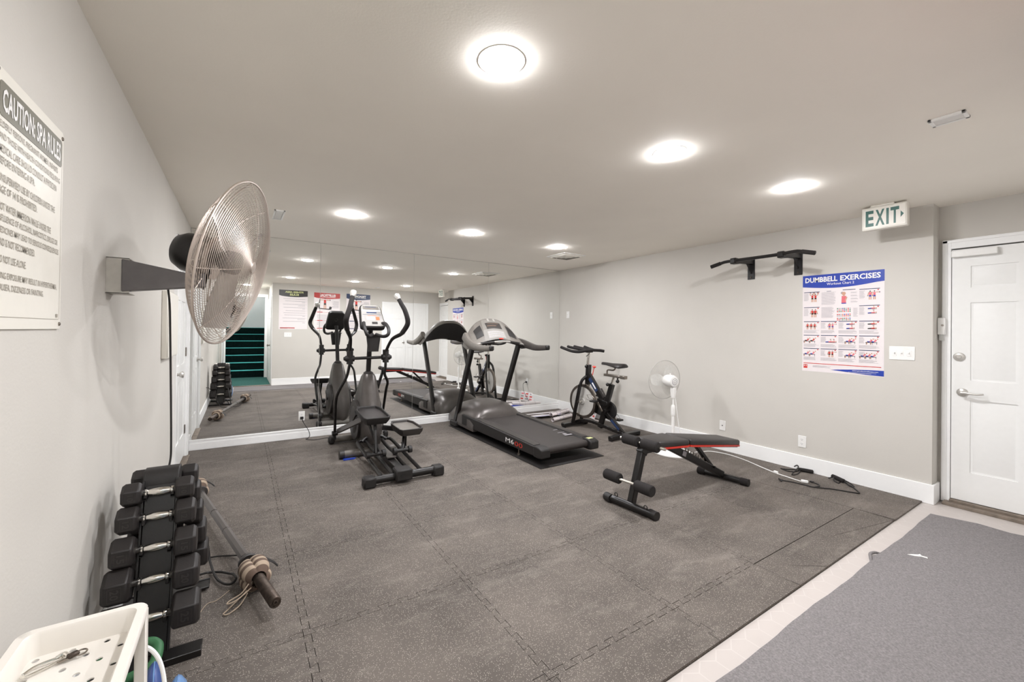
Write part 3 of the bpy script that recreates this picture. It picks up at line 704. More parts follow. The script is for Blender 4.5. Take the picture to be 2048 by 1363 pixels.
# three posters on the back wall (seen in the mirror); reader faces -y, right is -x
ex, ey = V(-1, 0, 0), V(0, 0, 1)
def back_poster(name, label, x1, x0, z0, z1, bandm, title, tm, kind):
    t = thing(name, label, 'poster', ((x0+x1)/2, -B, z0)); wd, ht = x1-x0, z1-z0
    o = V(x1, -B+.0014, z0)
    m = MB(); m.prism([(0, 0), (wd, -.01), (wd, ht+.006), (0, ht)], V(x1, -B+.0002, z0), ex, ey, .001); obj('sheet', m, paper, t, smooth=False)
    bh = .17 if kind == 'rules' else .15
    bp = [(0, ht), (0, ht-bh*.82)]+[(wd*k/10, ht-bh*.82-.025*math.sin(PI*k/10)) for k in range(1, 10)]+[(wd, ht-bh*.82+.01), (wd, ht+.004)]
    m = MB(); m.prism(bp, o, ex, ey, .0008); obj('header_band', m, bandm, t, smooth=False)
    m = MB()
    if kind == 'rules':
        text(m, 'FITNESS AREA', o+ex*.10+ey*(ht-.068), ex, ey, .4, .046, .002, bold=.04); text(m, 'RULES', o+ex*.20+ey*(ht-.132), ex, ey, .2, .05, .002, bold=.04)
    else: text(m, title, o+ex*.11+ey*(ht-.085), ex, ey, wd*.6, .058, .002, bold=.045); m.q(o, ex, ey, .11, .11+wd*.6, ht-.108, ht-.10, .002)
    obj('title', m, tm, t, smooth=False)
    m = MB()
    if kind == 'rules':
        z = ht-.21
        for k in range(9):
            m.q(o, ex, ey, .03, .04, z-.008, z, .001)
            m.q(o, ex, ey, .055, .48+.07*random.random(), z-.007, z, .001)
            z -= .03
            if k in (1, 2, 3, 6, 7, 8): m.q(o, ex, ey, .055, .1+.2*random.random(), z-.007, z, .001); z -= .026
            z -= .022
        obj('rules_text', m, greyi, t, smooth=False)
        m = MB(); m.q(o, ex, ey, .28, .60, .015, .034, .001); m.q(o, ex, ey, .44, .6, .012, .02, .001); obj('red_stroke', m, redp, t, smooth=False)
    else:
        greek(m, o, ex, ey, .03, .2, ht-.2, 10, dz=.018, th=.006); greek(m, o, ex, ey, .3, .55, ht-.55, 20, dz=.018, th=.005); greek(m, o, ex, ey, .03, .25, ht-.5, 22, dz=.018, th=.005)
        obj('body_text', m, greyi, t, smooth=False)
        m = MB()
        for zz in (.44, .23, .03): m.k = 0; m.q(o, ex, ey, .03, wd-.03, zz, zz+.004, .001); m.q(o, ex, ey, wd-.2, wd-.08, zz-.004, zz+.014, .0014)
        obj('section_bars', m, bandm, t, smooth=False)
        m = MB(); fx, fy = .36, .52
        m.k = 3; limb(m, o, ex, ey, (fx-.12, fy), (fx+.14, fy+.02), .012, .001); limb(m, o, ex, ey, (fx+.14, fy+.02), (fx+.12, fy+.24), .012, .001); limb(m, o, ex, ey, (fx-.12, fy), (fx-.14, fy+.07), .03, .001)
        person(m, o, ex, ey, fx, fy+.02, .27, 'stand', 1, 1); obj('exercise_figure', m, [skin, redf, pink, inkm, blue, greyi], t, smooth=False, flip=False)
    return t
back_poster('rules_poster', 'white poster headed FITNESS AREA RULES on a black band, seen in the mirror', 1.868, 1.24, 1.342, 2.285, inkm, '', yel, 'rules')
back_poster('exercise_poster', 'red-headed ELLIPTICAL poster, seen in the mirror', 2.63, 2.015, 1.33, 2.262, redp, 'ELLIPTICAL', wpr, 'x')
back_poster('exercise_poster', 'navy-headed TREADMILL poster seen in the mirror beside the closet doors', 3.40, 2.79, 1.33, 2.275, navy, 'TREADMILL', wpr, 'x')

# exit sign
EX = 4.965
t = thing('exit_sign', 'cream EXIT sign with green letters and arrow, hung from the ceiling', 'sign', (EX, -4.44, 2.24))
m = MB(); m.box((EX, -4.44, 2.333), (.055, .285, .19), bev=.006); obj('housing', m, cream, t)
m = MB(); m.box((EX, -4.44, 2.333), (.062, .268, .172), bev=.003); obj('face_plate', m, cream, t)
m = MB(); m.box((EX, -4.43, 2.431), (.075, .15, .018), bev=.005); obj('canopy', m, cream, t)
ex, ey = V(0, -1, 0), V(0, 0, 1); o = V(EX-.031, -4.44, 2.333)
m = MB()
for s, a, w_ in (('E', -.115, .052), ('X', -.052, .058), ('I', .016, .016), ('T', .042, .052)): text(m, s, o+ex*a+ey*-.066, ex, ey, w_, .132, .001, bold=.032)
obj('exit_letters', m, green, t, smooth=False)
m = MB(); m.prism([(.103, -.026), (.122, 0), (.103, .026)], o, ex, ey, .0012); obj('arrow', m, green, t, smooth=False)

# pull-up bar
t = thing('pull_up_bar', 'black wall-mounted pull-up bar beside the exit sign', 'pull-up bar', (W, -3.49, 2.09))
PX = 4.885
for y in (-3.245, -3.70):
    m = MB(); m.bx(W-.006, W, y-.038, y+.038, 1.96, 2.205, bev=.002); obj('wall_plate', m, blk, t)
    for z in (1.985, 2.18):
        m = MB(); m.cyl((W-.006, y, z), (W-.014, y, z), .009, n=6); obj('bolt', m, rust, t)
    m = MB(); m.bar((W-.006, y, 2.15), (PX-.02, y+.0, 2.125), .045, .045, side=(0, 1, 0)); obj('arm', m, blk, t)
    m = MB(); m.prism([(W-.006, 2.02), (W-.006, 2.14), (W-.12, 2.135)], (0, y+.003, 0), (1, 0, 0), (0, 0, 1), .006); obj('gusset', m, blk, t)
    m = MB(); m.box((PX+.03, y, 2.128), (.075, .062, .062), bev=.006); m.cyl((PX+.03, y+.035, 2.128), (PX+.03, y-.035, 2.128), .01); obj('clamp', m, blk, t)
m = MB(); m.tube([(PX-.03, -3.02, 2.088), (PX-.005, -3.12, 2.118), (PX, -3.17, 2.128), (PX, -3.3, 2.13), (PX, -3.65, 2.13), (PX, -3.80, 2.138), (PX, -3.86, 2.134), (PX-.01, -3.985, 2.098)], .0165, n=12, sub=4); obj('bar', m, blk, t)
m = MB()
for a, b in (((PX-.03, -3.02, 2.088), (PX-.005, -3.115, 2.118)), ((PX-.002, -3.88, 2.128), (PX-.01, -3.985, 2.098))): m.cyl(a, b, .02)
obj('grip', m, foam, t)

# switches and outlets
def plate(name, c, nrm, n, label, kind='switch', group=None):
    t = thing(name, label, 'light switch' if kind == 'switch' else ('outlet' if kind == 'outlet' else 'wall plate'), c); c = Vector(c); nrm = Vector(nrm)
    u = V(0, 0, 1).cross(nrm); wd = .045+.046*n-.02 if n > 1 else .07
    R = Matrix(((u.x, nrm.x, 0), (u.y, nrm.y, 0), (u.z, nrm.z, 1)))
    m = MB(); m.box(c+nrm*.003, (wd, .006, .115), R=R, bev=.002); obj('cover_plate', m, white, t)
    for k in range(n):
        p = c+u*((k-(n-1)/2)*.046)+nrm*.006
        if kind == 'switch':
            m = MB(); m.box(p, (.026, .003, .05), R=R, bev=.001); f = obj('toggle_frame', m, white, t); m = MB(); m.box(p+nrm*.006+V(0, 0, .004), (.009, .016, .012), R=R, bev=.002); obj('toggle', m, white, f)
        elif kind == 'outlet':
            for s in (-.021, .021):
                m = MB(); m.lathe([(.017, 0), (.017, .002)], p+V(0, 0, s), nrm, 20); sk = obj('socket', m, white, t)
                m = MB()
                for q in (-.006, .006): m.box(p+u*q+V(0, 0, s+.002)+nrm*.002, (.0022, .001, .008), R=R)
                m.box(p+V(0, 0, s-.009)+nrm*.002, (.004, .001, .004), R=R); obj('slots', m, inkm, sk)
        else:
            m = MB(); m.cyl(p, p+nrm*.003, .006, n=12); obj('jack', m, inkm, t)
    return t
plate('light_switch', (W, -4.478, 1.208), (-1, 0, 0), 3, 'white triple light switch beside the dumbbell chart')
plate('light_switch', (W, -.225, 1.652), (-1, 0, 0), 1, 'single white switch plate high by the mirror corner')
plate('light_switch', (1.44, -B, 1.20), (0, 1, 0), 3, 'white triple light switch under the FITNESS AREA RULES poster, seen in the mirror')
plate('wall_plate', (W, -2.94, .285), (-1, 0, 0), 1, 'white cable jack plate between pedestal fan and bench', kind='jack')
plate('electrical_outlet', (W, -3.747, .285), (-1, 0, 0), 1, 'white electrical outlet low on the right wall above the resistance bands', kind='outlet')
plate('electrical_outlet', (1.13, -.0005, .27), (0, -1, 0), 1, 'white outlet low in the left mirror with a black plug', kind='outlet')
plate('electrical_outlet', (W, -.95, .38), (-1, 0, 0), 1, 'white outlet behind the bike, with the treadmill plug', kind='outlet')
m = MB(); m.bx(1.112, 1.148, -.04, -.0085, .235, .265, bev=.004)
m.tube([(1.13, -.035, .25), (1.15, -.06, .19), (1.2, -.08, .1), (1.215, -.07, .03), (1.19, -.09, .004), (1.17, -.12, .004), (1.25, -.2, .004), (1.40, -.17, .004), (1.53, -.24, .004)], .004, n=8); tag(obj('power_cord', m, blkm), 'black power cord from the mirror outlet to the elliptical trainer', 'cord')
m = MB(); m.bx(W-.04, W-.0085, -.97, -.935, .345, .375, bev=.004)
m.tube([(W-.035, -.95, .36), (W-.11, -.93, .33), (W-.13, -.88, .2), (W-.08, -.83, .06), (W-.14, -.7, .004), (W-.5, -.35, .004), (W-1.0, -.2, .004), (3.86, -.25, .004)], .004, n=8); tag(obj('power_cord', m, blkm), 'black power cord from the outlet behind the bike to the treadmill', 'cord')
# small box on the left wall beside door_2
t = thing('wall_box', 'shallow off-white box on the left wall between wall fan and door', 'box', (0, -1.58, 1.12))
m = MB(); m.bx(.0, .035, -1.86, -1.32, 1.12, 1.61, bev=.004); obj('body', m, cream, t)
m = MB(); m.bx(.035, .04, -1.85, -1.33, 1.13, 1.6, bev=.002); obj('door', m, cream, t)

# ================================================================ wall fan
FC = V(.459, -3.267, 1.657); FN = V(.93, -.30, -.215).normalized(); FR = .390
t = thing('wall_fan', 'big round wire-cage wall fan on a grey bracket', 'fan', (0, -3.23, 1.56))
def fan_cage(front):
    m = MB()
    D = .072 if front else .10; n_ = 42 if front else 26
    for i in range(n_+1):
        s = i/n_
        if front: r = .03+(FR-.03)*s; h = D*(1-(r/FR)**3.2)
        else: r = .115+(FR-.115)*s; h = -D*(1-max(0, (r/FR-.45)/.55)**2.2)
        m.ring(FC+FN*h, FN, r, .00125 if i < n_ else .0035, n=72, k=5)
    x, y, d = m.frame(FN); K = 8
    for k in range(K):
        a = 2*PI*k/K+.2; u = x*math.cos(a)+y*math.sin(a); P = []
        for q in range(9):
            s = q/8
            if front: r = .01+(FR-.01)*s; h = D*(1-(r/FR)**3.2)-.003
            else: r = .1+(FR-.1)*s; h = -D*(1-max(0, (r/FR-.45)/.55)**2.2)+.003
            P.append(FC+FN*h+u*r)
        m.tube(P, .0022, n=6, sub=2)
    return m
obj('front_cage', fan_cage(True), wire_m, t); obj('rear_cage', fan_cage(False), wire_m, t)
m = MB(); m.ring(FC, FN, FR+.002, .0048, n=72, k=8); obj('cage_rim', m, wire_m, t)
m = MB(); m.lathe([(.002, .002), (.026, 0), (.03, -.006), (.03, -.012)], FC+FN*.076, FN, 24); obj('badge', m, wire_m, t)
x_, y_, _ = MB().frame(FN)
for k in range(3):
    a = 2*PI*k/3+.5; m = MB(); A, Bq, T_ = [], [], 7
    secs = []
    for i in range(T_):
        s = i/(T_-1); r = .055+(.325-.055)*s; wd = .10+.17*s-(.10*max(0, s-.75)/.25)
        sec = []
        for j in range(7):
            q = (j/6-.5)*wd/r*.8; h = -.02+.05*(j/6-.5)-.02*math.sin(PI*j/6)
            sec.append(FC+FN*h+(x_*math.cos(a+q)+y_*math.sin(a+q))*r)
        secs.append(sec)
    up2 = [[p+FN*.0015 for p in q] for q in secs]
    for q in (secs, up2):
        vs = [p for r_ in q for p in r_]; m.add(vs, [(i*7+j, i*7+j+1, (i+1)*7+j+1, (i+1)*7+j) for i in range(T_-1) for j in range(6)])
    obj('blade', m, blade_m, t, flip=False)
m = MB(); m.lathe([(.05, .01), (.055, 0), (.055, -.05), (.03, -.08)], FC, FN, 28); obj('hub', m, blkm, t)
m = MB(); MC = FC-FN*.115
m.lathe([(.088, .02), (.092, 0), (.095, -.055), (.090, -.10), (.070, -.136), (.035, -.154), (.002, -.158)], MC, FN, 36); mo = obj('motor_housing', m, blk, t, label='glossy black motor housing')
m = MB(); m.lathe([(.1, .03), (.104, .012), (.092, .004)], MC, FN, 36); obj('mounting_ring', m, wire_m, mo)
m = MB(); q = MC-FN*.09+V(0, -.05, -.045); m.cyl(q, q+V(0, -.02, -.012), .004); obj('pull_switch', m, chrome, mo)
# bracket plate, arm
m = MB(); m.bx(0, .006, -3.29, -3.17, 1.488, 1.64); m.bx(0, .075, -3.292, -3.288, 1.488, 1.64); m.bx(0, .075, -3.292, -3.17, 1.636, 1.64); m.bx(0, .075, -3.292, -3.17, 1.488, 1.492); obj('wall_bracket', m, brk, t, bev=.001)
for y, z in ((-3.27, 1.51), (-3.27, 1.618), (-3.19, 1.51), (-3.19, 1.618)):
    m = MB(); m.cyl((.006, y, z), (.013, y, z), .007, n=6); m.cyl((.006, y, z), (.008, y, z), .011); obj('bolt', m, steel, t)
m = MB(); m.prism([(.05, 1.497), (.05, 1.635), (.30, 1.588), (.34, 1.60), (.34, 1.535), (.30, 1.53)], (0, -3.25, 0), (1, 0, 0), (0, 0, 1), .05); obj('arm', m, armg, t, bev=.004, label='tapered grey steel arm')
m = MB(); m.prism([(.28, 1.575), (.36, 1.60), (MC.x+.0, MC.z), (MC.x-.03, MC.z-.06), (.33, 1.53)], (0, -3.258, 0), (1, 0, 0), (0, 0, 1), .03); obj('yoke', m, armg, t, bev=.003)
m = MB(); m.box((.245, -3.276, 1.563), (.022, .002, .034)); obj('label_sticker', m, cream, t)
q = MC-FN*.06+V(0, 0, -.085)
m = MB(); m.tube([(.255, -3.29, 1.60), (.215, -3.32, 1.575), (.205, -3.33, 1.5), (.21, -3.30, 1.2)], .0045, n=8)
m.v = []; m.f = []; m.m = []
m.tube([q, q+V(-.03, -.03, -.012), (.205, -3.27, 1.56), (.204, -3.215, 1.42), (.212, -3.20, 1.0), (.214, -3.19, .82), (.213, -3.185, .745), (.208, -3.20, .70)], .0042, n=8, sub=8); tag(obj('fan_cord', m, blkm), 'dark cord hanging down from the big wall fan', 'cord')
# ================================================================ treadmill
TX0, TX1 = 3.03, 3.82
t = thing('treadmill', 'black treadmill with grey console standing by the mirror wall', 'treadmill', (3.425, -1.3, 0))
YR = -2.36
for s, x in ((-1, TX0), (1, TX1)):
    # side rail
    a, b = (x, x+.115) if s < 0 else (x-.115, x)
    m = MB()
    m.loft([[V(a, y, z0), V(b, y, z0), V(b, y, z1), V(a, y, z1)] for y, z0, z1 in ((-.62, .085, .222), (-1.2, .08, .21), (-2.0, .078, .186), (YR+.09, .08, .176))]); obj('side_rail', m, blkm, t, bev=.008)
    m = MB(); c_, d_ = (a+.018, b-.012) if s < 0 else (a+.012, b-.018)
    m.loft([[V(c_, y, z), V(d_, y, z), V(d_, y, z+.006), V(c_, y, z+.006)] for y, z in ((-.93, .2155), (-1.2, .210), (-2.0, .186), (YR+.14, .178))]); obj('foot_rail', m, dkg, t, bev=.002)
    m = MB(); m.loft([[V(a-.004*(s < 0), y, z0), V(b+.004*(s > 0), y, z0), V(b+.004*(s > 0), y, z1), V(a-.004*(s < 0), y, z1)] for y, z0, z1 in ((YR+.12, .072, .186), (YR+.03, .07, .184), (YR-.02, .08, .165))]); obj('end_cap', m, blkm, t, bev=.012)
    # front foot and upright
    fx = x+.03*(1 if s < 0 else -1)
    m = MB(); m.box((fx, -.36, .046), (.08, .2, .078), bev=.012); obj('foot', m, blkm, t)
    m = MB(); m.loft([[V(fx+p*.024, y+q*.042, z) for p, q in ((-1, -1), (1, -1), (1, 1), (-1, 1))] for y, z in ((-.36, .03), (-.61, .62), (-.855, 1.17))]); obj('upright', m, blk, t, bev=.008)
    m = MB(); m.cyl((fx, YR+.42, .0065), (fx, YR+.42, .03), .02); m.cyl((fx, YR+.42, .03), (fx, YR+.42, .09), .006); obj('levelling_foot', m, steel, t)
m = MB(); m.loft([[V(TX0+.1, y, z-.022), V(TX1-.1, y, z-.022), V(TX1-.1, y, z), V(TX0+.1, y, z)] for y, z in ((-.85, .206), (-1.2, .199), (-2.0, .176), (YR+.07, .166))])
obj('running_belt', m, belt, t, bev=.004)
m = MB(); m.cyl((TX0+.105, YR+.065, .133), (TX1-.105, YR+.065, .133), .035, n=24); m.bx(TX0+.1, TX1-.1, YR+.06, -.9, .09, .1); obj('rear_roller', m, belt, t)
m = MB(); ex, ey = V(0, -1, 0), V(0, 0, 1)
text(m, 'M6', V(TX0, -1.72, .108), ex, V(0, -.0, 1), .165, .05, .0015, bold=.0); o600 = obj('side_lettering', m, wpr, t, smooth=False, flip=False)
m = MB(); text(m, '00', V(TX0, -1.90, .104), ex, ey, .15, .05, .0015, bold=.0); obj('side_lettering', m, redm, t, smooth=False, flip=False)
m = MB()
for x, y, w_, h_ in ((3.64, -1.82, .1, .012), (3.60, -1.95, .1, .012), (3.62, -2.03, .05, .03), (3.60, -2.08, .14, .03)): m.q(V(x, y, .1825-.0), V(1, 0, 0), V(0, 1, .04), 0, w_, 0, h_)
obj('belt_lettering', m, greyi, t, smooth=False, flip=False)
m = MB(); m.q(V(TX1-.1, YR+.03, .1865), V(1, 0, 0), V(0, 1, 0), 0, .07, 0, .05); obj('warning_label', m, yel, t, smooth=False, flip=False)
# motor hood
secs = []
for y, zt, ins in ((-.10, .10, .06), (-.13, .23, .04), (-.24, .325, .03), (-.45, .385, .02), (-.68, .385, .01), (-.86, .34, 0), (-.93, .27, 0), (-.955, .222, .0)):
    sec = []
    for k in range(13):
        u = -1+2*k/12; x = 3.425+u*(.40-ins); sec.append(V(x, y, .06+(zt-.06)*(1-abs(u)**5*.55)*(1-.10*u*u)))
    sec += [V(3.425+.40-ins, y, .05), V(3.425-.40+ins, y, .05)]; secs.append(sec)
m = MB(); m.loft(secs); hd = obj('motor_hood', m, gunm, t, ang=50)
m = MB(); m.box((3.425, -.115, .05), (.62, .05, .05), bev=.01); obj('front_crossbar', m, blk, t)
# console : arch lofted across x
def crossing(x):
    u = (x-3.425)/.44; a = abs(u)
    zt = 1.525-.04*a*a-.285*a**2.6; zb = 1.245-.10*a**1.5
    yt = -.66-.10*a**2; yb = -.90-.05*a*a
    return yt, zt, yb, zb
m = MB(); secs = []
for k in range(25):
    x = 3.425-.44+.88*k/24; yt, zt, yb, zb = crossing(x); th = .055
    n = V(0, -(zt-zb), -(yt-yb)).normalized(); n = V(0, n.y, n.z) if n.z > 0 else V(0, n.y, -n.z)
    b_ = V(0, .6, -.8)*th
    A, Bp = V(x, yt, zt), V(x, yb, zb)
    secs.append([A, A+(Bp-A)*.5+V(0, -.012, .008), Bp, Bp+V(0, .02, -.03), A+(Bp-A)*.55+b_*1.5, A+V(0, .06, -.05), A+V(0, .035, -.008)])
m.loft(secs); m.m = [1 if (i < 24*7 and i % 7 in (2, 3, 4)) else 0 for i in range(len(m.f))]; cs = obj('console', m, [gry, blkm], t, ang=45, label='arched light grey console')
def onc(u, v, off=.004):   # point on the console face: u across -1..1, v from top 0 to bottom 1
    x = 3.425+u*.44; yt, zt, yb, zb = crossing(x); p = V(x, yt+(yb-yt)*v, zt+(zb-zt)*v); p += V(0, -.012, .008)*(1-abs(2*v-1)); return p+V(0, -.77, .64)*off
def patch(m, u0, u1, v0, v1, off, n=6, taper=0):
    vs = []
    for j in range(n+1):
        for i in range(n+1):
            v = v0+(v1-v0)*j/n; s = 1+taper*(v-v0); um = (u0+u1)/2; u = um+(u0+(u1-u0)*i/n-um)*s; vs.append(onc(u, v, off))
    m.add(vs, [(j*(n+1)+i, j*(n+1)+i+1, (j+1)*(n+1)+i+1, (j+1)*(n+1)+i) for j in range(n) for i in range(n)])
m = MB(); patch(m, -.36, .36, .05, .97, .004, taper=.35); obj('control_panel', m, cpan, cs, smooth=False)
m = MB(); patch(m, -.27, .27, .22, .52, .007); obj('display', m, dkg, cs, smooth=False)
m = MB(); patch(m, -.2, .2, .26, .29, .009); patch(m, -.24, .1, .36, .41, .009); obj('display_segments', m, brownf, cs, smooth=False)
m = MB(); patch(m, -.3, .3, .62, .93, .007, taper=.1); obj('keypad', m, kpd, cs, smooth=False)
m = MB()
for r in range(3):
    for c in range(9): patch(m, -.27+c*.06, -.23+c*.06, .66+r*.09, .69+r*.09, .009, 1)
obj('key_marks', m, greyi, cs, smooth=False)
for s in (-1, 1):
    m = MB(); a, b = sorted((s*.46, s*.72)); patch(m, a, b, .22, .74, .006, 8); obj('cup_holder', m, blkm, cs, smooth=False)
    m = MB(); a, b = sorted((s*.07, s*.14)); patch(m, a, b, .02, .15, .008, 1); obj('silver_tab', m, sil, cs, smooth=False)
m = MB(); p = onc(.08, 1.02, .02); m.box(p, (.06, .02, .016), bev=.004); obj('safety_key', m, redk, t, label='red safety key')
# handrails
for s, x in ((-1, 3.0), (1, 3.85)):
    m = MB(); P = [V(x-s*.0, -.74, 1.28 if s < 0 else 1.20), V(x+s*.012, -.86, 1.205 if s < 0 else 1.185), V(x+s*.012, -1.02, 1.155), V(x, -1.2, 1.135), V(x, -1.42, 1.145)]
    PP = cr(P, 5); secs = []
    for i, p in enumerate(PP):
        tt = i/(len(PP)-1); hh = .058-.026*tt; w_ = .036-.008*tt; d = (PP[min(i+1, len(PP)-1)]-PP[max(i-1, 0)]).normalized(); up = V(1, 0, 0).cross(d)*1
        up = up if up.z > 0 else -up
        secs.append([p+V(w_*c1, 0, 0)+up*hh*s1 for c1, s1 in ((-1, -.6), (-.6, -1), (.6, -1), (1, -.6), (1, .6), (.6, 1), (-.6, 1), (-1, .6))])
    m.loft(secs); hr = obj('handrail', m, gry if s < 0 else gunm, t, ang=50)
    m = MB(); m.box((x, -1.43, 1.146), (.056, .05, .062), bev=.012); obj('handrail_cap', m, blkm, hr)
m = MB(); m.tube([(3.03, -.92, 1.17), (3.2, -.985, 1.195), (3.425, -1.0, 1.215), (3.65, -.985, 1.195), (3.82, -.92, 1.17)], .014, n=10); obj('pulse_bar', m, sil, t)
m = MB(); m.tube([(3.12, -.955, 1.185), (3.2, -.985, 1.195), (3.3, -1.0, 1.207)], .018, n=10); m.tube([(3.55, -1.0, 1.207), (3.65, -.985, 1.195), (3.73, -.955, 1.185)], .018, n=10); obj('pulse_grip', m, blkm, t)
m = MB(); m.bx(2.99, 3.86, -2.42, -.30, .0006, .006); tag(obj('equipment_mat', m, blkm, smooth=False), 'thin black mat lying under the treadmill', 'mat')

# ================================================================ elliptical
t = thing('elliptical_trainer', 'black and grey elliptical trainer standing in front of the mirrors', 'elliptical trainer', (1.71, -1.2, 0))
# stabilisers
m = MB(); m.cyl((1.42, -2.05, .055), (2.06, -2.05, .055), .034, n=20); st = obj('rear_stabiliser', m, blk, t)
for x in (1.425, 2.055):
    m = MB(); m.box((x, -2.05, .046), (.105, .1, .092), bev=.014); obj('end_cap', m, blkm, st)
m = MB(); m.box((1.715, -2.06, .075), (.15, .13, .1), bev=.012); m.bx(1.68, 1.75, -2.13, -2.12, .07, .08); obj('transport_block', m, blkm, st)
m = MB(); m.cyl((1.38, -1.12, .045), (2.05, -1.12, .045), .036, n=20); st = obj('middle_stabiliser', m, gry, t)
for x, s in ((1.36, -1), (2.07, 1)):
    m = MB(); m.cyl((x, -1.12, .045), (x+.05*-s, -1.12, .045), .041, n=20); obj('end_cap', m, dkg, st)
m = MB(); m.cyl((1.40, -1.14, .004), (1.52, -1.17, .006), .005); m.bx(1.39, 1.5, -1.2, -1.15, .001, .008); obj('blue_strip', m, blue, st)
m = MB(); m.cyl((1.41, -.46, .045), (2.02, -.46, .045), .038, n=20); st = obj('front_stabiliser', m, gry, t)
for x, s in ((1.40, -1), (2.03, 1)):
    m = MB(); m.box((x, -.46, .045), (.07, .1, .09), bev=.02); obj('end_cap', m, blkm, st)
m = MB(); m.bar((1.715, -2.0, .085), (1.715, -.9, .11), .075, .05); obj('main_beam', m, blk, t)
# shroud
secs = []
for z, yc, hy, hx in ((.05, -.80, .36, .065), (.12, -.80, .40, .10), (.30, -.80, .38, .118), (.45, -.82, .32, .115), (.60, -.84, .21, .102), (.72, -.86, .135, .088), (.82, -.875, .078, .070), (.85, -.88, .05, .055)):
    secs.append([V(1.71+hx*max(-1, min(1, 1.35*math.cos(a))), yc+hy*math.sin(a), z) for a in [2*PI*k/24 for k in range(24)]])
m = MB(); m.loft(secs); sh = obj('shroud', m, gunm, t, ang=50)
m = MB(); m.tube([(1.66, -1.125, .40), (1.71, -1.135, .425), (1.76, -1.125, .40)], .006, n=8); obj('blue_line', m, blue, sh)
for s in (-1, 1):
    m = MB(); m.cyl((1.71+s*.11, -.80, .33), (1.71+s*.138, -.80, .33), .22, n=40); m.cyl((1.71+s*.138, -.80, .33), (1.71+s*.144, -.80, .33), .15, .13, n=40); dk = obj('crank_disc', m, dkg, t)
    m = MB(); m.bar((1.71+s*.145, -.80, .33), (1.71+s*.145, -.80-s*-.15, .33-s*.10), .022, .05); obj('crank', m, blk, dk)
# mast, console
m = MB(); m.tube([(1.708, -.865, .80), (1.706, -.90, 1.0), (1.703, -.955, 1.3), (1.70, -.98, 1.40)], .027, n=14); obj('mast', m, blk, t)
m = MB(); m.lathe([(.05, 0), (.055, .02), (.03, .04)], (1.71, -.872, .84), (0, -.1, 1), 24); obj('mast_collar', m, dkg, t)
cn, cu_ = V(0, -.80, .60).normalized(), V(0, .60, .80).normalized(); cc = V(1.695, -1.03, 1.50); cxv = V(1, 0, 0)
def cpan(w0, w1, h0, h1, d0, d1):
    return [cc+cxv*w0+cu_*h0+cn*d0, cc+cxv*w1+cu_*h0+cn*d0, cc+cxv*w1+cu_*h1+cn*d1, cc+cxv*w0+cu_*h1+cn*d1]
m = MB(); prof = rr_(-.125, .125, -.165, .155, .045)
prof = [(a*(1+.10*(b/.155)*-1), b) for a, b in prof]
m.prism(prof, cc-cn*.055, cxv, cu_, .065); cs = obj('console', m, blkm, t, bev=.012)
m = MB(); m.prism([(a*.9, b*.92) for a, b in prof], cc+cn*.009, cxv, cu_, .008); obj('face_plate', m, kpd, cs, bev=.002)
o_ = cc+cn*.0175
m = MB(); m.q(o_, cxv, cu_, -.085, .085, .075, .125, .001); obj('display_window', m, gry, cs, smooth=False)
m = MB(); m.q(o_, cxv, cu_, -.06, .06, .107, .113, .002); m.q(o_, cxv, cu_, -.055, .055, .025, .040, .001); m.q(o_, cxv, cu_, -.1, .1, .004, .007, .001); obj('blue_strip', m, navy, cs, smooth=False)
m = MB(); m.q(o_, cxv, cu_, -.1, .1, .05, .07, .001); m.q(o_, cxv, cu_, -.02, .015, -.07, -.02, .002); obj('white_strip', m, wpr, cs, smooth=False)
m = MB(); m.q(o_, cxv, cu_, -.065, .03, -.07, -.022, .0008); obj('green_keys', m, greyi, cs, smooth=False)
m = MB(); m.q(o_, cxv, cu_, .035, .075, -.07, -.025, .001); m.q(o_, cxv, cu_, -.05, .05, -.012, -.007, .001); obj('orange_keys', m, orgp, cs, smooth=False)
m = MB(); m.q(o_, cxv, cu_, -.015, .045, -.125, -.095, .001); obj('speaker_slot', m, inkm, cs, smooth=False)
m = MB()
for r in range(4):
    for s in (-1, 1): m.q(o_, cxv, cu_, s*.095-.007, s*.095+.007, -.075+r*.018, -.066+r*.018, .001)
obj('keys', m, greyi, cs, smooth=False)
m = MB(); m.ring(cc-cn*.058+cu_*.03, cn, .022, .004, n=24); obj('rear_mark', m, dkg, cs)
for s in (-1, 1):
    m = MB(); m.tube([cc+cxv*(s*.09)+cu_*-.10-cn*.01, cc+cxv*(s*.115)+cu_*-.14+cn*.05, cc+cxv*(s*.125)+cu_*-.24+cn*.09, cc+cxv*(s*.11)+cu_*-.31+cn*.08, cc+cxv*(s*.07)+cu_*-.30+cn*.03, cc+cxv*(s*.02)+cu_*-.23-cn*.03], .018, n=12); obj('pulse_handle', m, blkm, t)
# bottle holder
m = MB(); bc = V(1.71, -1.06, 1.19)
m.loft([[bc+V(a*s, b*s, z) for a, b in rr_(-.075, .075, -.045, .045, .03)] for z, s in ((-.08, .72), (.10, 1.0), (.10, .9), (-.06, .64))]); bh_ = obj('bottle_holder', m, blkm, t)
m = MB(); m.tube([bc+V(a*1.04, b*1.04, .10) for a, b in rr_(-.075, .075, -.045, .045, .03)], .008, closed=True, sub=0); obj('rim', m, dkg, bh_)
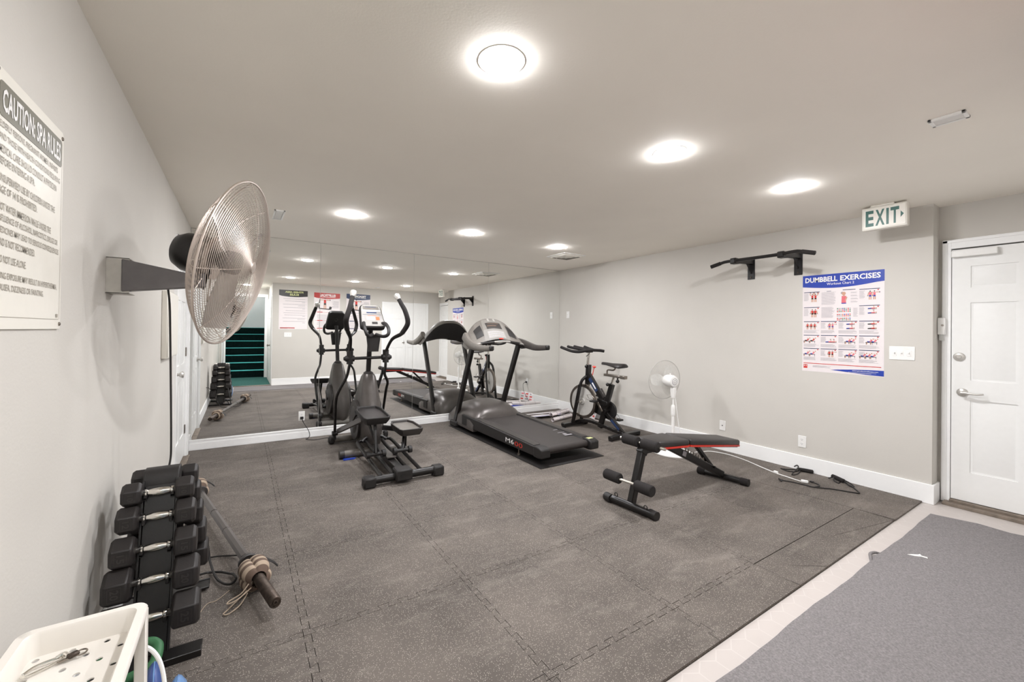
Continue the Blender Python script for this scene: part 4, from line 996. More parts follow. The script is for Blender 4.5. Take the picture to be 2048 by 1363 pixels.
# crossbar and joints
JL, JR = V(1.49, -.945, 1.03), V(1.885, -.94, 1.038)
m = MB(); m.cyl(JL, JR, .017, n=16); obj('crossbar', m, blk, t)
HP = {-1: [JL+V(0, 0, .05), V(1.487, -.965, 1.13), V(1.470, -1.05, 1.25), V(1.405, -1.19, 1.35), V(1.375, -1.28, 1.44), V(1.41, -1.27, 1.56), V(1.437, -1.23, 1.65), V(1.457, -1.20, 1.715)],
      1: [JR+V(0, 0, .05), V(1.885, -.965, 1.12), V(1.93, -1.03, 1.245), V(2.01, -1.13, 1.315), V(2.048, -1.20, 1.425), V(2.02, -1.20, 1.55), V(1.985, -1.16, 1.64), V(1.955, -1.12, 1.715)]}
LP_ = {-1: [JL+V(0, 0, -.05), V(1.485, -.94, .94), V(1.465, -.90, .82), V(1.40, -.83, .66), V(1.39, -.74, .52), V(1.42, -.55, .14)],
       1: [JR+V(0, 0, -.05), V(1.885, -.935, .92), V(1.885, -.91, .84), V(1.935, -.86, .74), V(1.94, -.78, .62), V(1.95, -.55, .14)]}
for s, J in ((-1, JL), (1, JR)):
    m = MB(); m.cyl(J-V(.045, 0, 0), J+V(.045, 0, 0), .033, n=20); m.cyl(J-V(.0, 0, .06), J+V(0, 0, .085), .034, n=20); m.cyl(J+V(s*.045, 0, 0), J+V(s*.065, 0, 0), .026, .018, n=16); obj('pivot_joint', m, blkm, t)
    P = HP[s]
    m = MB(); m.tube(P, [.0165]*3+[.022]*6, n=14, sub=8); hb = obj('moving_handle', m, blk, t)
    m = MB(); m.tube(P[3:], [.026, .028, .026, .024, .021], n=14, sub=8); obj('grip', m, foam, hb)
    m = MB(); d = (P[-1]-P[-2]).normalized(); m.lathe([(.022, -.03), (.031, -.008), (.035, .012), (.031, .034), (.014, .046), (.002, .048)], P[-1]+d*.0, d, 20); obj('end_knob', m, lsteel, hb)
    m = MB(); m.tube(LP_[s], .0155, n=12, sub=8); lo = obj('lower_link', m, blk, t)
    m = MB(); q = LP_[s][-1]; m.cyl(q-V(.03, 0, 0), q+V(.03, 0, 0), .028, n=18); m.box(q+V(0, .02, -.03), (.03, .06, .09), bev=.006); obj('pivot_sleeve', m, blkm, lo)
# pedals: left high and rearward, right low
for s, c, tl in ((-1, V(1.575, -1.56, .52), .10), (1, V(1.965, -1.42, .325), .02)):
    R = Matrix.Rotation(tl, 3, 'X')
    m = MB(); hx, hy = .125, .215
    ol = [(-.85, -1), (.85, -1), (1, -.82), (1, .55), (.72, 1), (-.72, 1), (-1, .55), (-1, -.82)]
    secs = [[c+R @ V(a*hx*k, b*hy*k, z) for a, b in ol] for z, k in ((-.045, .82), (.0, .98), (.03, 1.0), (.03, .90), (.006, .87))]
    m.loft(secs); pd = obj('pedal', m, blkm if s < 0 else dkg, t, ang=30, bev=.004)
    m = MB(); m.loft([[c+R @ V(a*hx*.86, b*hy*.86, z) for a, b in ol] for z in (.006, .010)]); obj('footpad', m, vinyl if s < 0 else gry, pd)
    # pedal arm towards the front link
    m = MB(); q = LP_[s][-1]; x = q.x+.035*(-s); rx = 1.58 if s < 0 else 1.84
    f0 = V(x, q.y, q.z+.02); m.bar(f0, c+V(-s*-.0-s*.04*0, .14, -.05)+V(s*-.07, 0, 0) if False else V(c.x+s*.06, c.y+.12, c.z-.06), .035, .055); obj('pedal_arm', m, gunm if s < 0 else blk, t, bev=.004)
    # strut down to roller
    rc = V(rx, -1.69, .17)
    m = MB(); m.bar(V(c.x+s*-.02, c.y-.02, c.z-.04), rc, .03, .045); m.bar(V(c.x+s*.03, c.y+.08, c.z-.04), rc+V(.04, .03, 0), .02, .03); obj('roller_strut', m, blk, t, bev=.003)
    m = MB(); m.cyl(rc-V(.085, 0, 0), rc+V(.085, 0, 0), .018, n=14)
    for e in (-.075, .075): m.cyl(rc+V(e-.016, 0, 0), rc+V(e+.016, 0, 0), .034, n=24)
    obj('roller', m, blkm, t)
    # twin rails with a looped front
    m = MB(); a = .05
    m.tube([(rx-a, -2.05, .075), (rx-a, -1.6, .115), (rx-a-.0, -1.22, .150), (rx-a+.02, -1.14, .16), (rx+a-.02, -1.14, .16), (rx+a, -1.22, .15), (rx+a, -1.6, .115), (rx+a, -2.05, .075)], .0175, n=12, sub=8); obj('guide_rail', m, blk, t)
m = MB(); m.tube([(1.58, -1.16, .16), (1.63, -1.13, .19), (1.715, -1.12, .195), (1.79, -1.13, .19), (1.84, -1.16, .16)], .018, n=12); m.bar((1.715, -1.12, .19), (1.715, -1.12, .06), .05, .04, side=(1, 0, 0)); obj('rail_bridge', m, blk, t)
m = MB(); m.bx(1.67, 1.76, -1.75, -1.25, .125, .14, bev=.003); obj('beam_cover', m, gunm, t)

# ================================================================ exercise bike
BX = Matrix.Translation((4.635, -1.585, 0)) @ Matrix.Rotation(math.radians(5), 4, 'Z')
t = thing('exercise_bike', 'black spin bike with a large steel flywheel, standing between treadmill and wall', 'exercise bike', (4.635, -1.585, 0))
def bo(name, m, mt, par, **k): return obj(name, xf(m, BX), mt, par, **k)
for y, wd_ in ((.43, .50), (-.42, .60)):
    m = MB(); m.box((0, y, .038), (wd_, .06, .045), bev=.005); fb = bo('rear_foot_bar' if y < 0 else 'front_foot_bar', m, blk, t)
    for s in (-1, 1):
        m = MB(); m.box((s*(wd_/2-.02), y, .008), (.035, .05, .016), bev=.003); bo('rubber_foot', m, foam, fb)
    if y > 0:
        m = MB()
        for s in (-1, 1): m.cyl((s*.2-.012, y+.045, .03), (s*.2+.012, y+.045, .03), .03, n=20)
        bo('transport_wheel', m, blkm, fb)
m = MB(); 
for a, b in zip(*(lambda P: (P[:-1], P[1:]))(cr([(0, .43, .055), (0, .30, .10), (0, .12, .115), (0, -.10, .09), (0, -.42, .045)], 4))): m.bar(a, b+(b-a)*.15, .055, .04)
bo('base_beam', m, blk, t)
m = MB(); m.lathe([(.002, -.016), (.20, -.016), (.205, -.020), (.235, -.020), (.238, -.014), (.238, .014), (.235, .020), (.205, .020), (.20, .016), (.002, .016)], (0, .285, .375), (1, 0, 0), 64); fwl = bo('flywheel', m, steel, t, ang=30)
m = MB()
for s in (-1, 1): m.lathe([(.20, .0165*1), (.05, .018), (.04, .03), (.002, .03)], (0, .285, .375), (s, 0, 0), 48)
bo('flywheel_cover', m, pgry, fwl)
m = MB(); m.cyl((-.10, .285, .375), (.10, .285, .375), .012, n=16)
for s in (-1, 1): m.cyl((s*.07, .285, .375), (s*.10, .285, .375), .022, n=16)
bo('axle', m, chrome, fwl)
for s in (-1, 1):
    m = MB(); P = [V(s*.025, .20, .74), V(s*.07, .245, .68), V(s*.085, .27, .60)]
    m.tube(P, .022, n=8, sub=5); m.bar((s*.085, .268, .615), (s*.085, .40, .05), .03, .05); bo('fork_leg', m, blk, t, bev=.003)
m = MB(); m.bar((0, .205, .62), (0, .19, .90), .06, .06, side=(1, 0, 0)); bo('head_tube', m, blk, t, bev=.004)
m = MB(); m.bar((0, .19, .76), (0, -.10, .40), .05, .075, side=(1, 0, 0)); dt = bo('down_tube', m, blk, t, bev=.006)
m = MB(); m.bar((-.027, .15, .715), (-.027, .02, .55), .002, .05, side=(1, 0, 0), bev=0); bo('blue_decal', m, navy, dt)
m = MB(); m.bar((-.0285, .10, .655), (-.0285, .04, .578), .002, .02, side=(1, 0, 0), bev=0); bo('decal_lettering', m, wpr, dt)
m = MB(); m.bar((0, -.01, .58), (0, -.09, .47), .05, .05, side=(1, 0, 0)); bo('bottle_pocket', m, dkg, dt)
m = MB(); m.bar((0, -.02, .06), (0, -.215, .67), .045, .07, side=(1, 0, 0)); bo('seat_tube', m, blk, t, bev=.006)
m = MB(); m.bar((0, -.10, .30), (0, -.40, .05), .045, .05, side=(1, 0, 0)); rs = bo('rear_strut', m, blk, t, bev=.005)
m = MB(); m.bar((-.025, -.22, .20), (-.025, -.35, .095), .002, .03, side=(1, 0, 0), bev=0); bo('blue_decal', m, navy, rs)
# belt guard
m = MB(); pts_ = []
c0, r0, c1, r1 = (-.12, .30), .125, (.26, .30), .07
for k in range(14): a = PI/2+PI*k/13; pts_.append((c0[0]+r0*math.cos(a), c0[1]+r0*math.sin(a)))
for k in range(10): a = -PI/2+PI*k/9; pts_.append((c1[0]-.15+r1*math.cos(a), c1[1]-.0+r1*math.sin(a)))
m.prism(pts_, (.045, 0, 0), (0, 1, 0), (0, 0, 1), .03); bo('belt_guard', m, blkm, t, bev=.008)
m = MB(); m.bar((0, .0, .43), (0, -.16, .40), .10, .06); m.cyl((-.06, -.12, .30), (.09, -.12, .30), .03, n=20); bo('bottom_bracket', m, blk, t)
for s, dy, dz in ((-1, .09, .13), (1, -.10, -.12)):
    m = MB(); a = V(s*.085, -.12, .30); b = a+V(0, dy, dz); m.bar(a, b, .016, .03, side=(1, 0, 0)); ck = bo('crank_arm', m, steel, t)
    m = MB(); m.box(b+V(s*.06, 0, 0), (.09, .085, .022), bev=.004); bo('pedal', m, blkm, ck)
    m = MB(); m.tube([b+V(s*.03, .03, .01), b+V(s*.03, .11, .02), b+V(s*.06, .12, .07), b+V(s*.09, .11, .02), b+V(s*.09, .03, .01)], .003, n=6); m.tube([b+V(s*.06, .12, .07), b+V(s*.06, .04, .075), b+V(s*.06, -.02, .02)], .003, n=6); bo('toe_cage', m, steel, ck)
m = MB(); m.cyl((0, .21, .885), (0, .188, 1.085), .021, n=20); bo('handlebar_post', m, chrome, t)
m = MB(); m.ell((-.05, .195, .875), .02); m.cyl((-.03, .195, .875), (-.055, .195, .875), .012); bo('adjust_knob', m, blk, t)
m = MB(); m.cyl((.0, .12, .76), (.0, .095, .86), .005); m.lathe([(.008, 0), (.024, .01), (.026, .018), (.02, .026), (.002, .03)], (0, .093, .858), (0, -.15, 1), 20); bo('brake_knob', m, redk, t, label='red brake knob')
m = MB(); m.box((0, .24, .605), (.05, .09, .03), bev=.004); m.tube([(0, .2, .64), (-.03, .22, .62), (-.02, .26, .61)], .006); bo('brake_pad', m, steel, t)
m = MB(); z = 1.10
m.tube([(-.235, .50, z+.035), (-.235, .40, z+.01), (-.225, .30, z-.012), (-.18, .215, z-.018), (-.08, .185, z-.006), (0, .18, z), (.08, .175, z), (.2, .16, z-.005), (.255, .13, z-.015)], .021, n=12, sub=8)
m.tube([(.235, .48, z+.035), (.235, .38, z+.01), (.2, .26, z-.005), (.12, .185, z)], .021, n=12, sub=8)
m.tube([(-.06, .18, z), (-.07, .27, z+.01), (-.13, .38, z+.03), (-.13, .47, z+.045)], .019, n=12, sub=8)
m.tube([(.06, .18, z), (.05, .27, z+.01), (-.0, .37, z+.03), (-.01, .46, z+.045)], .019, n=12, sub=8)
m.box((0, .185, z-.012), (.12, .05, .04), bev=.008); bo('handlebar', m, foam, t)
m = MB(); m.tube([(-.01, .17, 1.065), (-.05, .15, 1.045), (-.09, .16, 1.02)], .005); bo('quick_release', m, blk, t)
m = MB(); m.cyl((0, -.20, .65), (0, -.238, .765), .017, n=18); bo('seat_post', m, chrome, t)
m = MB(); m.ell((-.06, -.185, .665), .023); m.cyl((-.025, -.195, .665), (-.06, -.185, .665), .011); bo('adjust_knob', m, blk, t)
m = MB(); m.bar((0, -.09, .785), (0, -.42, .775), .055, .032); m.bar((0, -.36, .775), (0, -.43, .773), .065, .042); bo('seat_slider', m, steel, t, bev=.003)
m = MB(); m.ell((0, -.30, .715), .024); m.cyl((0, -.30, .73), (0, -.30, .765), .010); bo('slider_knob', m, blk, t)
m = MB(); m.tube([(0, -.13, .80), (0, -.14, .85), (0, -.23, .855), (0, -.26, .885), (0, -.27, .91)], .011, n=10); bo('saddle_clamp', m, steel, t)
secs = []
for y, hw, zt, th in ((-.04, .012, .948, .02), (-.06, .026, .953, .03), (-.14, .034, .952, .035), (-.22, .055, .948, .045), (-.30, .088, .950, .06), (-.36, .10, .952, .065), (-.40, .085, .952, .055), (-.415, .05, .948, .04)):
    secs.append([V(hw*math.cos(a), y, zt-th/2+th/2*math.sin(a)-.015*math.cos(a)**2) for a in [2*PI*k/16 for k in range(16)]])
m = MB(); m.loft(secs); bo('saddle', m, vinyl, t, ang=60)

# ================================================================ weight bench
t = thing('weight_bench', 'black weight bench with red edging and foam leg rollers', 'weight bench', (3.65, -3.49, 0))
m = MB(); m.cyl((2.995, -3.275, .033), (3.03, -3.715, .033), .029, n=20); st = obj('front_stabiliser', m, blk, t)
for y, x in ((-3.275, 2.995), (-3.715, 3.03)):
    s = 1 if y > -3.5 else -1; m = MB(); m.cyl((x, y+s*.008, .033), (x-.005*s, y-s*.055, .033), .033, n=20); obj('end_cap', m, blkm, st)
for y in (-3.36, -3.64):
    m = MB(); m.ring((3.01, y, .072), (1, 0, 0), .014, .0035, n=20, k=6); obj('band_loop', m, blk, st)
m = MB(); m.bar((3.035, -3.49, .05), (3.155, -3.49, .45), .05, .055, side=(0, 1, 0)); obj('front_post', m, blk, t, bev=.004)
m = MB(); m.bar((3.14, -3.49, .41), (3.185, -3.49, .47), .062, .07, side=(0, 1, 0)); m.bar((3.15, -3.49, .43), (3.50, -3.49, .435), .045, .05); obj('seat_frame', m, blk, t, bev=.004)
for (xc, z, tx, L_) in ((3.125, .495, .0, .14), (2.985, .215, .0, .145)):
    k = 0 if z > .4 else .012
    m = MB(); m.cyl((xc-k, -3.30, z), (xc+.012+k, -3.71, z), .011, n=12); rb = obj('roller_bar', m, chrome, t)
    for s in (-1, 1):
        yc = -3.49+s*(.092 if z > .4 else .15)
        m = MB(); m.lathe([(.014, -L_/2), (.036, -L_/2), (.041, -L_/2+.006), (.041, L_/2-.006), (.036, L_/2), (.014, L_/2)], (xc+.006, yc, z), (0, 1, 0), 28); obj('foam_roller', m, foam, rb)
def pad(name, x0, x1, z0, z1, w0, w1, par):
    d = V(x1-x0, 0, z1-z0).normalized(); u = V(-d.z, 0, d.x)
    def sec(x, z, w_, th0, th1, r=.0):
        p = V(x, -3.485, z); return [p+V(0, a*w_, 0)+u*b for a, b in ((-1, -th0), (1, -th0), (1, th1*.7), (.9, th1), (-.9, th1), (-1, th1*.7))]
    L_ = (x1-x0); S_ = [(0, w0*.93, .9), (.03, w0, 1), (.97, w1, 1), (1, w1*.93, .9)]
    m = MB(); m.loft([sec(x0+L_*q, z0+(z1-z0)*q, w_, .014, .034*k) for q, w_, k in S_]); pd = obj(name, m, vinyl, par, bev=.006, ang=50)
    m = MB(); m.loft([[v-u*.014 for v in sec(x0+L_*q, z0+(z1-z0)*q, w_+.003, .012, .002)] for q, w_, k in S_]); obj('red_piping', m, redm, pd)
    m = MB(); m.loft([[v-u*.026 for v in sec(x0+L_*(.02+.96*q), z0+(z1-z0)*q, w_*.93, .006, .002)] for q, w_, k in S_]); obj('base_board', m, blkm, pd)
pad('seat_pad', 3.195, 3.575, .478, .458, .105, .135, t); pad('backrest_pad', 3.60, 4.385, .455, .345, .135, .115, t)
m = MB(); m.bar((3.47, -3.49, .425), (4.27, -3.49, .055), .05, .06, side=(0, 1, 0)); obj('main_frame', m, blk, t, bev=.004)
m = MB(); m.box((3.66, -3.517, .338), (.05, .002, .04), R=Matrix.Rotation(.43, 3, 'Y')); obj('sticker', m, greyi, t)
m = MB()
for k in range(5):
    x = 3.72+k*.075; z = .425-(x-3.47)*.4625+.045
    for y in (-3.50, -3.475): m.prism([(x-.02, z-.03), (x+.03, z-.045), (x+.02, z+.012), (x+.005, z-.005), (x-.02, z+.004)], (0, y, 0), (1, 0, 0), (0, 0, 1), .003)
obj('adjustment_ladder', m, steel, t)
m = MB(); m.bar((3.83, -3.49, .405), (4.10, -3.49, .155), .035, .035, side=(0, 1, 0)); m.cyl((4.10, -3.53, .155), (4.10, -3.45, .155), .01); obj('support_strut', m, blk, t, bev=.003)
m = MB(); m.cyl((4.255, -3.275, .033), (4.315, -3.705, .033), .027, n=20); st = obj('rear_stabiliser', m, blk, t)
for (x, y, s) in ((4.255, -3.275, 1), (4.315, -3.705, -1)):
    m = MB(); m.cyl((x-.001*s, y+s*.006, .033), (x+.012*s*-1*-1 if False else x-(.008*s*-1), y-s*.06, .033), .032, n=20); obj('end_cap', m, foam, st)

# ================================================================ pedestal fan
t = thing('pedestal_fan', 'white pedestal fan with its back to the room, by the right wall', 'fan', (4.64, -2.72, 0))
m = MB(); m.lathe([(.21, .0), (.212, .010), (.20, .018), (.12, .030), (.06, .042), (.035, .055), (.03, .075)], (4.64, -2.72, 0), (0, 0, 1), 48); obj('base', m, white, t)
m = MB(); m.cyl((4.64, -2.72, .05), (4.64, -2.72, .52), .0165); obj('lower_tube', m, white, t)
m = MB(); m.lathe([(.022, 0), (.024, .02), (.024, .10), (.018, .12)], (4.64, -2.72, .42), (0, 0, 1), 24); obj('height_collar', m, white, t)
m = MB(); m.cyl((4.64, -2.72, .50), (4.64, -2.72, .66), .011); obj('upper_tube', m, white, t)
PN = V(.22, .975, .03).normalized(); PC = V(4.645, -2.60, .815)
m = MB(); m.loft([[V(4.64+a*s, -2.72+b*s, z) for a, b in rr_(-.03, .03, -.024, .024, .01)] for z, s in ((.62, .7), (.70, 1), (.755, .9), (.775, .7))]); obj('neck', m, white, t)
m = MB(); q = PC-PN*.06
m.lathe([(.06, .03), (.068, 0), (.068, -.07), (.058, -.098), (.03, -.105), (.002, -.106)], q, PN, 32); mo = obj('motor_housing', m, white, t)
m = MB(); m.ring(q-PN*.104, PN, .034, .003, n=28); m.ring(q-PN*.107, PN, .016, .002, n=24); obj('vent_rings', m, greyi, mo)
m = MB(); m.cyl(q-PN*.03+V(0, 0, .066), q-PN*.03+V(0, 0, .085), .008); obj('oscillation_knob', m, white, mo)
RF = .222
for front in (1, 0):
    m = MB(); x_, y_, _ = m.frame(PN); K = 84
    for k in range(K):
        a = 2*PI*k/K; u = x_*math.cos(a)+y_*math.sin(a)
        P = []
        for i in range(7):
            s = i/6; r = (.035 if front else .07)+(RF-(.035 if front else .07))*s; h = (.05*(1-s**3) if front else -.055*(1-s**3)); P.append(PC+PN*h+u*r)
        m.tube(P, .0008, n=4, sub=0)
    for r in (.5, .75): s = (r*RF-.05)/(RF-.05); m.ring(PC+PN*((.05 if front else -.055)*(1-s**3)), PN, r*RF, .001, n=48, k=5)
    obj('front_guard' if front else 'rear_guard', m, pgry, t)
m = MB(); m.ring(PC, PN, RF, .004, n=64, k=8); obj('guard_rim', m, pgry, t)
m = MB(); m.lathe([(.036, .048), (.036, .055), (.002, .057)], PC, PN, 24); obj('badge', m, white, t)
x_, y_, _ = MB().frame(PN)
for k in range(3):
    m = MB(); secs = []
    for i in range(7):
        s = i/6; r = .03+.165*s; wd_ = .06+.10*math.sin(PI*min(1, s*.8+.1)); sec = []
        for j in range(7): qq = (j/6-.5)*wd_/r*.9+2*PI*k/3; sec.append(PC+PN*(.03*(j/6-.5))+(x_*math.cos(qq)+y_*math.sin(qq))*r)
        secs.append(sec)
    vs = [p for r_ in secs for p in r_]; m.add(vs, [(i*7+j, i*7+j+1, (i+1)*7+j+1, (i+1)*7+j) for i in range(6) for j in range(6)]); obj('blade', m, clear, t, flip=False)
m = MB(); m.lathe([(.03, .02), (.032, 0), (.03, -.05)], PC, PN, 24); obj('hub', m, white, t)
m = MB(); m.tube([(4.655, -2.70, .70), (4.70, -2.70, .64), (4.72, -2.74, .3), (4.78, -2.78, .02), (4.93, -2.86, .004), (5.05, -2.90, .004), (5.10, -2.98, .004), (5.12, -3.10, .004), (5.08, -3.28, .004), (4.98, -3.50, .004), (4.915, -3.655, .004), (4.895, -3.75, .004), (4.87, -3.88, .004), (4.866, -3.90, .008)], .0045, n=8, sub=8)
m.box((4.862, -3.925, .014), (.028, .055, .024), R=Matrix.Rotation(.4, 3, 'Z'), bev=.005); m.box((4.92, -3.66, .012), (.022, .04, .02), R=Matrix.Rotation(-.3, 3, 'Z'), bev=.004)
tag(obj('power_cord', m, white), 'white power cord of the pedestal fan lying along the right wall', 'cord')
# ================================================================ dumbbell rack
RC = V(.195, -3.25, 0)
t = thing('dumbbell_rack', 'black A-frame dumbbell rack standing against the left wall', 'rack', (.195, -3.25, 0))
def py(z, s): return RC.y+s*(.045+(.69-z)*.335)     # plane of the sloping plates, s=-1 near side, +1 far side
for s in (-1, 1):
    m = MB(); m.bar((.195, py(.05, s), .05), (.195, py(.68, s), .68), .105, .012, side=(1, 0, 0), bev=.002); pt = obj('front_plate' if s < 0 else 'rear_plate', m, blk, t)
    m = MB()
    for x in (.138, .252): m.bar((x, py(.05, s), .05), (x, py(.68, s), .68), .008, .035, side=(1, 0, 0), bev=.001)
    obj('side_flange', m, blk, pt)
    m = MB(); m.box((.195, RC.y+s*.245, .018), (.335, .075, .012), bev=.003); m.box((.195, RC.y+s*.285, .014), (.335, .008, .028), bev=.002); obj('foot_plate', m, blk, t)
m = MB(); m.bx(.155, .235, RC.y-.22, RC.y+.22, .012, .03); m.bx(.16, .23, RC.y-.13, RC.y+.13, .30, .306); obj('base_tie', m, blk, t, bev=.002)
m = MB(); m.loft([[V(.195+a*.062, RC.y+b*k, z) for a, b in ((-1, -1), (1, -1), (1, 1), (-1, 1))] for z, k in ((.655, .062), (.69, .058), (.716, .036), (.72, .02))]); obj('top_cap', m, blkm, t, bev=.004)
RZ_ = [(.645, .043, .066, .088), (.552, .049, .072, .094), (.438, .055, .078, .100), (.325, .061, .086, .108), (.195, .066, .092, .113)]
for s in (-1, 1):
    for z, R, L_, X in RZ_:
        y = py(z, s)+s*.006
        for x in (.15, .24):
            m = MB(); m.box((x, y+s*.022, z-.022), (.012, .05, .012), bev=.002); m.box((x, y+s*.043, z-.008), (.012, .008, .036), bev=.002); obj('saddle', m, blkm, t)
def dumbbell(R, L_, X, num, s, label):
    t = thing('dumbbell', label, 'dumbbell', (0, 0, 0), 'hex dumbbells on the A-frame rack')
    m = MB(); P = [(.0135, -X+.0), (.0135, -.052), (.0165, -.048), (.0165, -.040), (.0125, -.036), (.016, -.018), (.0172, 0), (.016, .018), (.0125, .036), (.0165, .040), (.0165, .048), (.0135, .052), (.0135, X)]
    m.lathe(P, (0, 0, 0), (1, 0, 0), 20); obj('handle', m, chrome, t, label='ribbed chrome handle')
    for q in (-1, 1):
        m = MB(); secs = []
        for x, k in ((X-L_/2, .80), (X-L_/2+.010, 1), (X+L_/2-.012, 1), (X+L_/2, .82)):
            secs.append([V(q*x, R*1.155*k*math.cos(PI/6+a*PI/3), R*1.155*k*math.sin(PI/6+a*PI/3)) for a in range(6)])
        m.loft(secs); hd = obj('head', m, hexm, t, bev=.004, ang=25)
        ex, ey = V(0, 0, -1), V(1, 0, 0); yy = s*R*1.0
        if s > 0: ex, ey = V(0, 0, -1), V(-1, 0, 0)
        o = V(q*X, yy, 0); w_ = L_*.30
        m = MB(); text(m, num, o-ex*R*.30-ey*w_*.5, ex, ey, R*.60, w_, .0012, bold=.02)
        fr = R*.42; 
        for a, b, c, d in ((-fr, fr, -w_*.8, -w_*.74), (-fr, fr, w_*.74, w_*.8), (-fr, -fr+.002, -w_*.8, w_*.8), (fr-.002, fr, -w_*.8, w_*.8)): m.q(o, ex, ey, a, b, c, d, .0012)
        obj('weight_number', m, dkg, hd, smooth=False, flip=False)
    return t
nums = ['10', '12', '15', '20', '25']
near = ['top', 'second', 'middle', 'fourth', 'lowest']
for s in (-1, 1):
    for k, (z, R, L_, X) in enumerate(RZ_):
        side = 'facing the camera' if s < 0 else 'on the side facing the mirror'
        d = dumbbell(R, L_, X, nums[k], s, ('black hex dumbbell on the %s row of the rack %s' % (near[k], side)))
        d.location = (.195, py(z, s)+s*.038, z)

# ================================================================ barbell
BA, BBp = V(.633, -3.468, .088), V(.135, -1.30, .088); bd = (BBp-BA).normalized()
t = thing('barbell', 'long worn steel barbell lying on the floor beside the dumbbell rack', 'barbell', (BA+bd*1.1)-V(0, 0, .088))
mid = (BA+BBp)/2
m = MB(); m.cyl(mid-bd*.655, mid+bd*.655, .0185, n=20); sf = obj('shaft', m, steel, t)
m = MB(); m.cyl(mid-bd*.60, mid-bd*.18, .0245, n=8); m.cyl(mid+bd*.18, mid+bd*.60, .0225, n=8); m.cyl(mid-bd*.17, mid+bd*.17, .0225, n=8); obj('grip_section', m, gunm, sf, ang=20)
for s in (-1, 1):
    m = MB(); m.lathe([(.018, -.045), (.024, -.04), (.026, -.012), (.045, -.008), (.047, 0), (.047, .012), (.042, .016), (.036, .010), (.018, .008)], mid+bd*s*.655, bd*s, 32); obj('collar', m, dkg, t)
    m = MB(); m.lathe([(.0265, .012), (.0265, .455), (.024, .462), (.020, .462), (.019, .457), (.012, .457), (.010, .462), (.006, .462), (.005, .455), (.001, .455)], mid+bd*s*.655, bd*s, 32); obj('sleeve', m, rust, t, ang=30)
# ankle weights wrapped round each sleeve
def ankle(c, label, mark, rot):
    t = thing('ankle_weight', label, 'ankle weight', c-V(0, 0, .088), 'striped ankle weights on the barbell')
    x_, y_, d_ = MB().frame(bd)
    m = MB(); n, k = 60, 15; vs = []
    for j in range(k+1):
        u = -1+2*j/k
        for i in range(n):
            a = 2*PI*i/n+rot; seg = abs(math.sin(a*2.0+.4)); droop = .010*max(0, -math.sin(a))
            r = .034+(.040+.014*seg**.5-.012)*(1-abs(u)**3.2)*(.62+.38*seg**.35)+droop
            vs.append(c+bd*(u*.078)+(x_*math.cos(a)+y_*math.sin(a))*r)
    fs = [];
    for j in range(k):
        for i in range(n):
            m.k = 0; fs.append((j*n+i, j*n+(i+1) % n, (j+1)*n+(i+1) % n, (j+1)*n+i))
    m.add(vs, fs); m.m = [1 if (j % 4) < 2 else 0 for j in range(k) for i in range(n)]
    pd = obj('padded_cuff', m, [beige, brownf], t, ang=80)
    m = MB(); 
    q = c+V(0, 0, .0)+y_*0; up = V(0, 0, 1); sd = bd.cross(up).normalized()
    m.tube([c+sd*.06+up*.035+bd*.03, c+sd*.095+up*.005+bd*.03, c+sd*.115-up*.02+bd*.03], .005, n=6, flat=(4, 1)); obj('strap_end', m, blkm, t)
    m = MB(); m.tube([c-bd*.10-sd*.04+up*-.02, c-bd*.12-sd*.10+up*-.04, c-bd*.11-sd*.14+up*-.05, c-bd*.09-sd*.13+up*-.05, c-bd*.09-sd*.08+up*-.035, c-bd*.075-sd*.045+up*-.01], .003, n=6)
    m.tube([c-bd*.06-sd*.05-up*.05, c-bd*.10-sd*.13-up*.078, c-bd*.125-sd*.16-up*.08, c-bd*.14-sd*.14-up*.08, c-bd*.12-sd*.09-up*.07, c-bd*.08-sd*.05-up*.05], .003, n=6); obj('buckle_loop', m, beige, t)
    if mark:
        m = MB(); e1 = (sd*.8+up*-.55).normalized(); nrm = (sd*.55+up*.8).normalized(); e2 = nrm.cross(e1)
        text(m, 'FOR', c+nrm*.078-e1*.03+e2*.012, e1, e2, .055, .016, .002, bold=.0); obj('mark', m, inkm, t, smooth=False, flip=False)
    return t
ankle(mid-bd*(.655+.125), 'brown and beige ankle weight on the near barbell end', True, 0)
ankle(mid+bd*(.655+.125), 'brown and beige ankle weight on the far barbell end', False, 1.0)
m = MB(); m.tube([(.30, -2.95, .30), (.335, -2.80, .16), (.352, -2.80, .04), (.384, -2.95, .02), (.419, -3.04, .02), (.454, -3.07, .02), (.478, -3.055, .03), (.467, -3.00, .03), (.445, -2.956, .02), (.403, -2.916, .02), (.345, -2.889, .02), (.31, -2.95, .05), (.27, -3.02, .10)], .006, n=8, sub=8)
tag(obj('rope', m, blkm), 'black rope looping from the dumbbell rack to the near ankle weight', 'rope')
m = MB(); m.tube([(.0, -2.75, .35), (.04, -2.76, .34), (.09, -2.80, .25), (.15, -2.83, .12), (.20, -2.79, .02), (.26, -2.72, .012), (.36, -2.70, .012), (.46, -2.74, .012), (.50, -2.80, .03)], .0045, n=8); tag(obj('rope', m, blkm), 'thin dark cord from the left wall to the barbell, seen in the mirror', 'cord')
m = MB(); m.tube([(.45, -3.10, .004), (.40, -3.16, .004), (.36, -3.17, .004), (.33, -3.25, .004)], .0015, n=6); tag(obj('strap', m, beige), 'thin frayed cord on the floor below the near barbell end', 'cord')

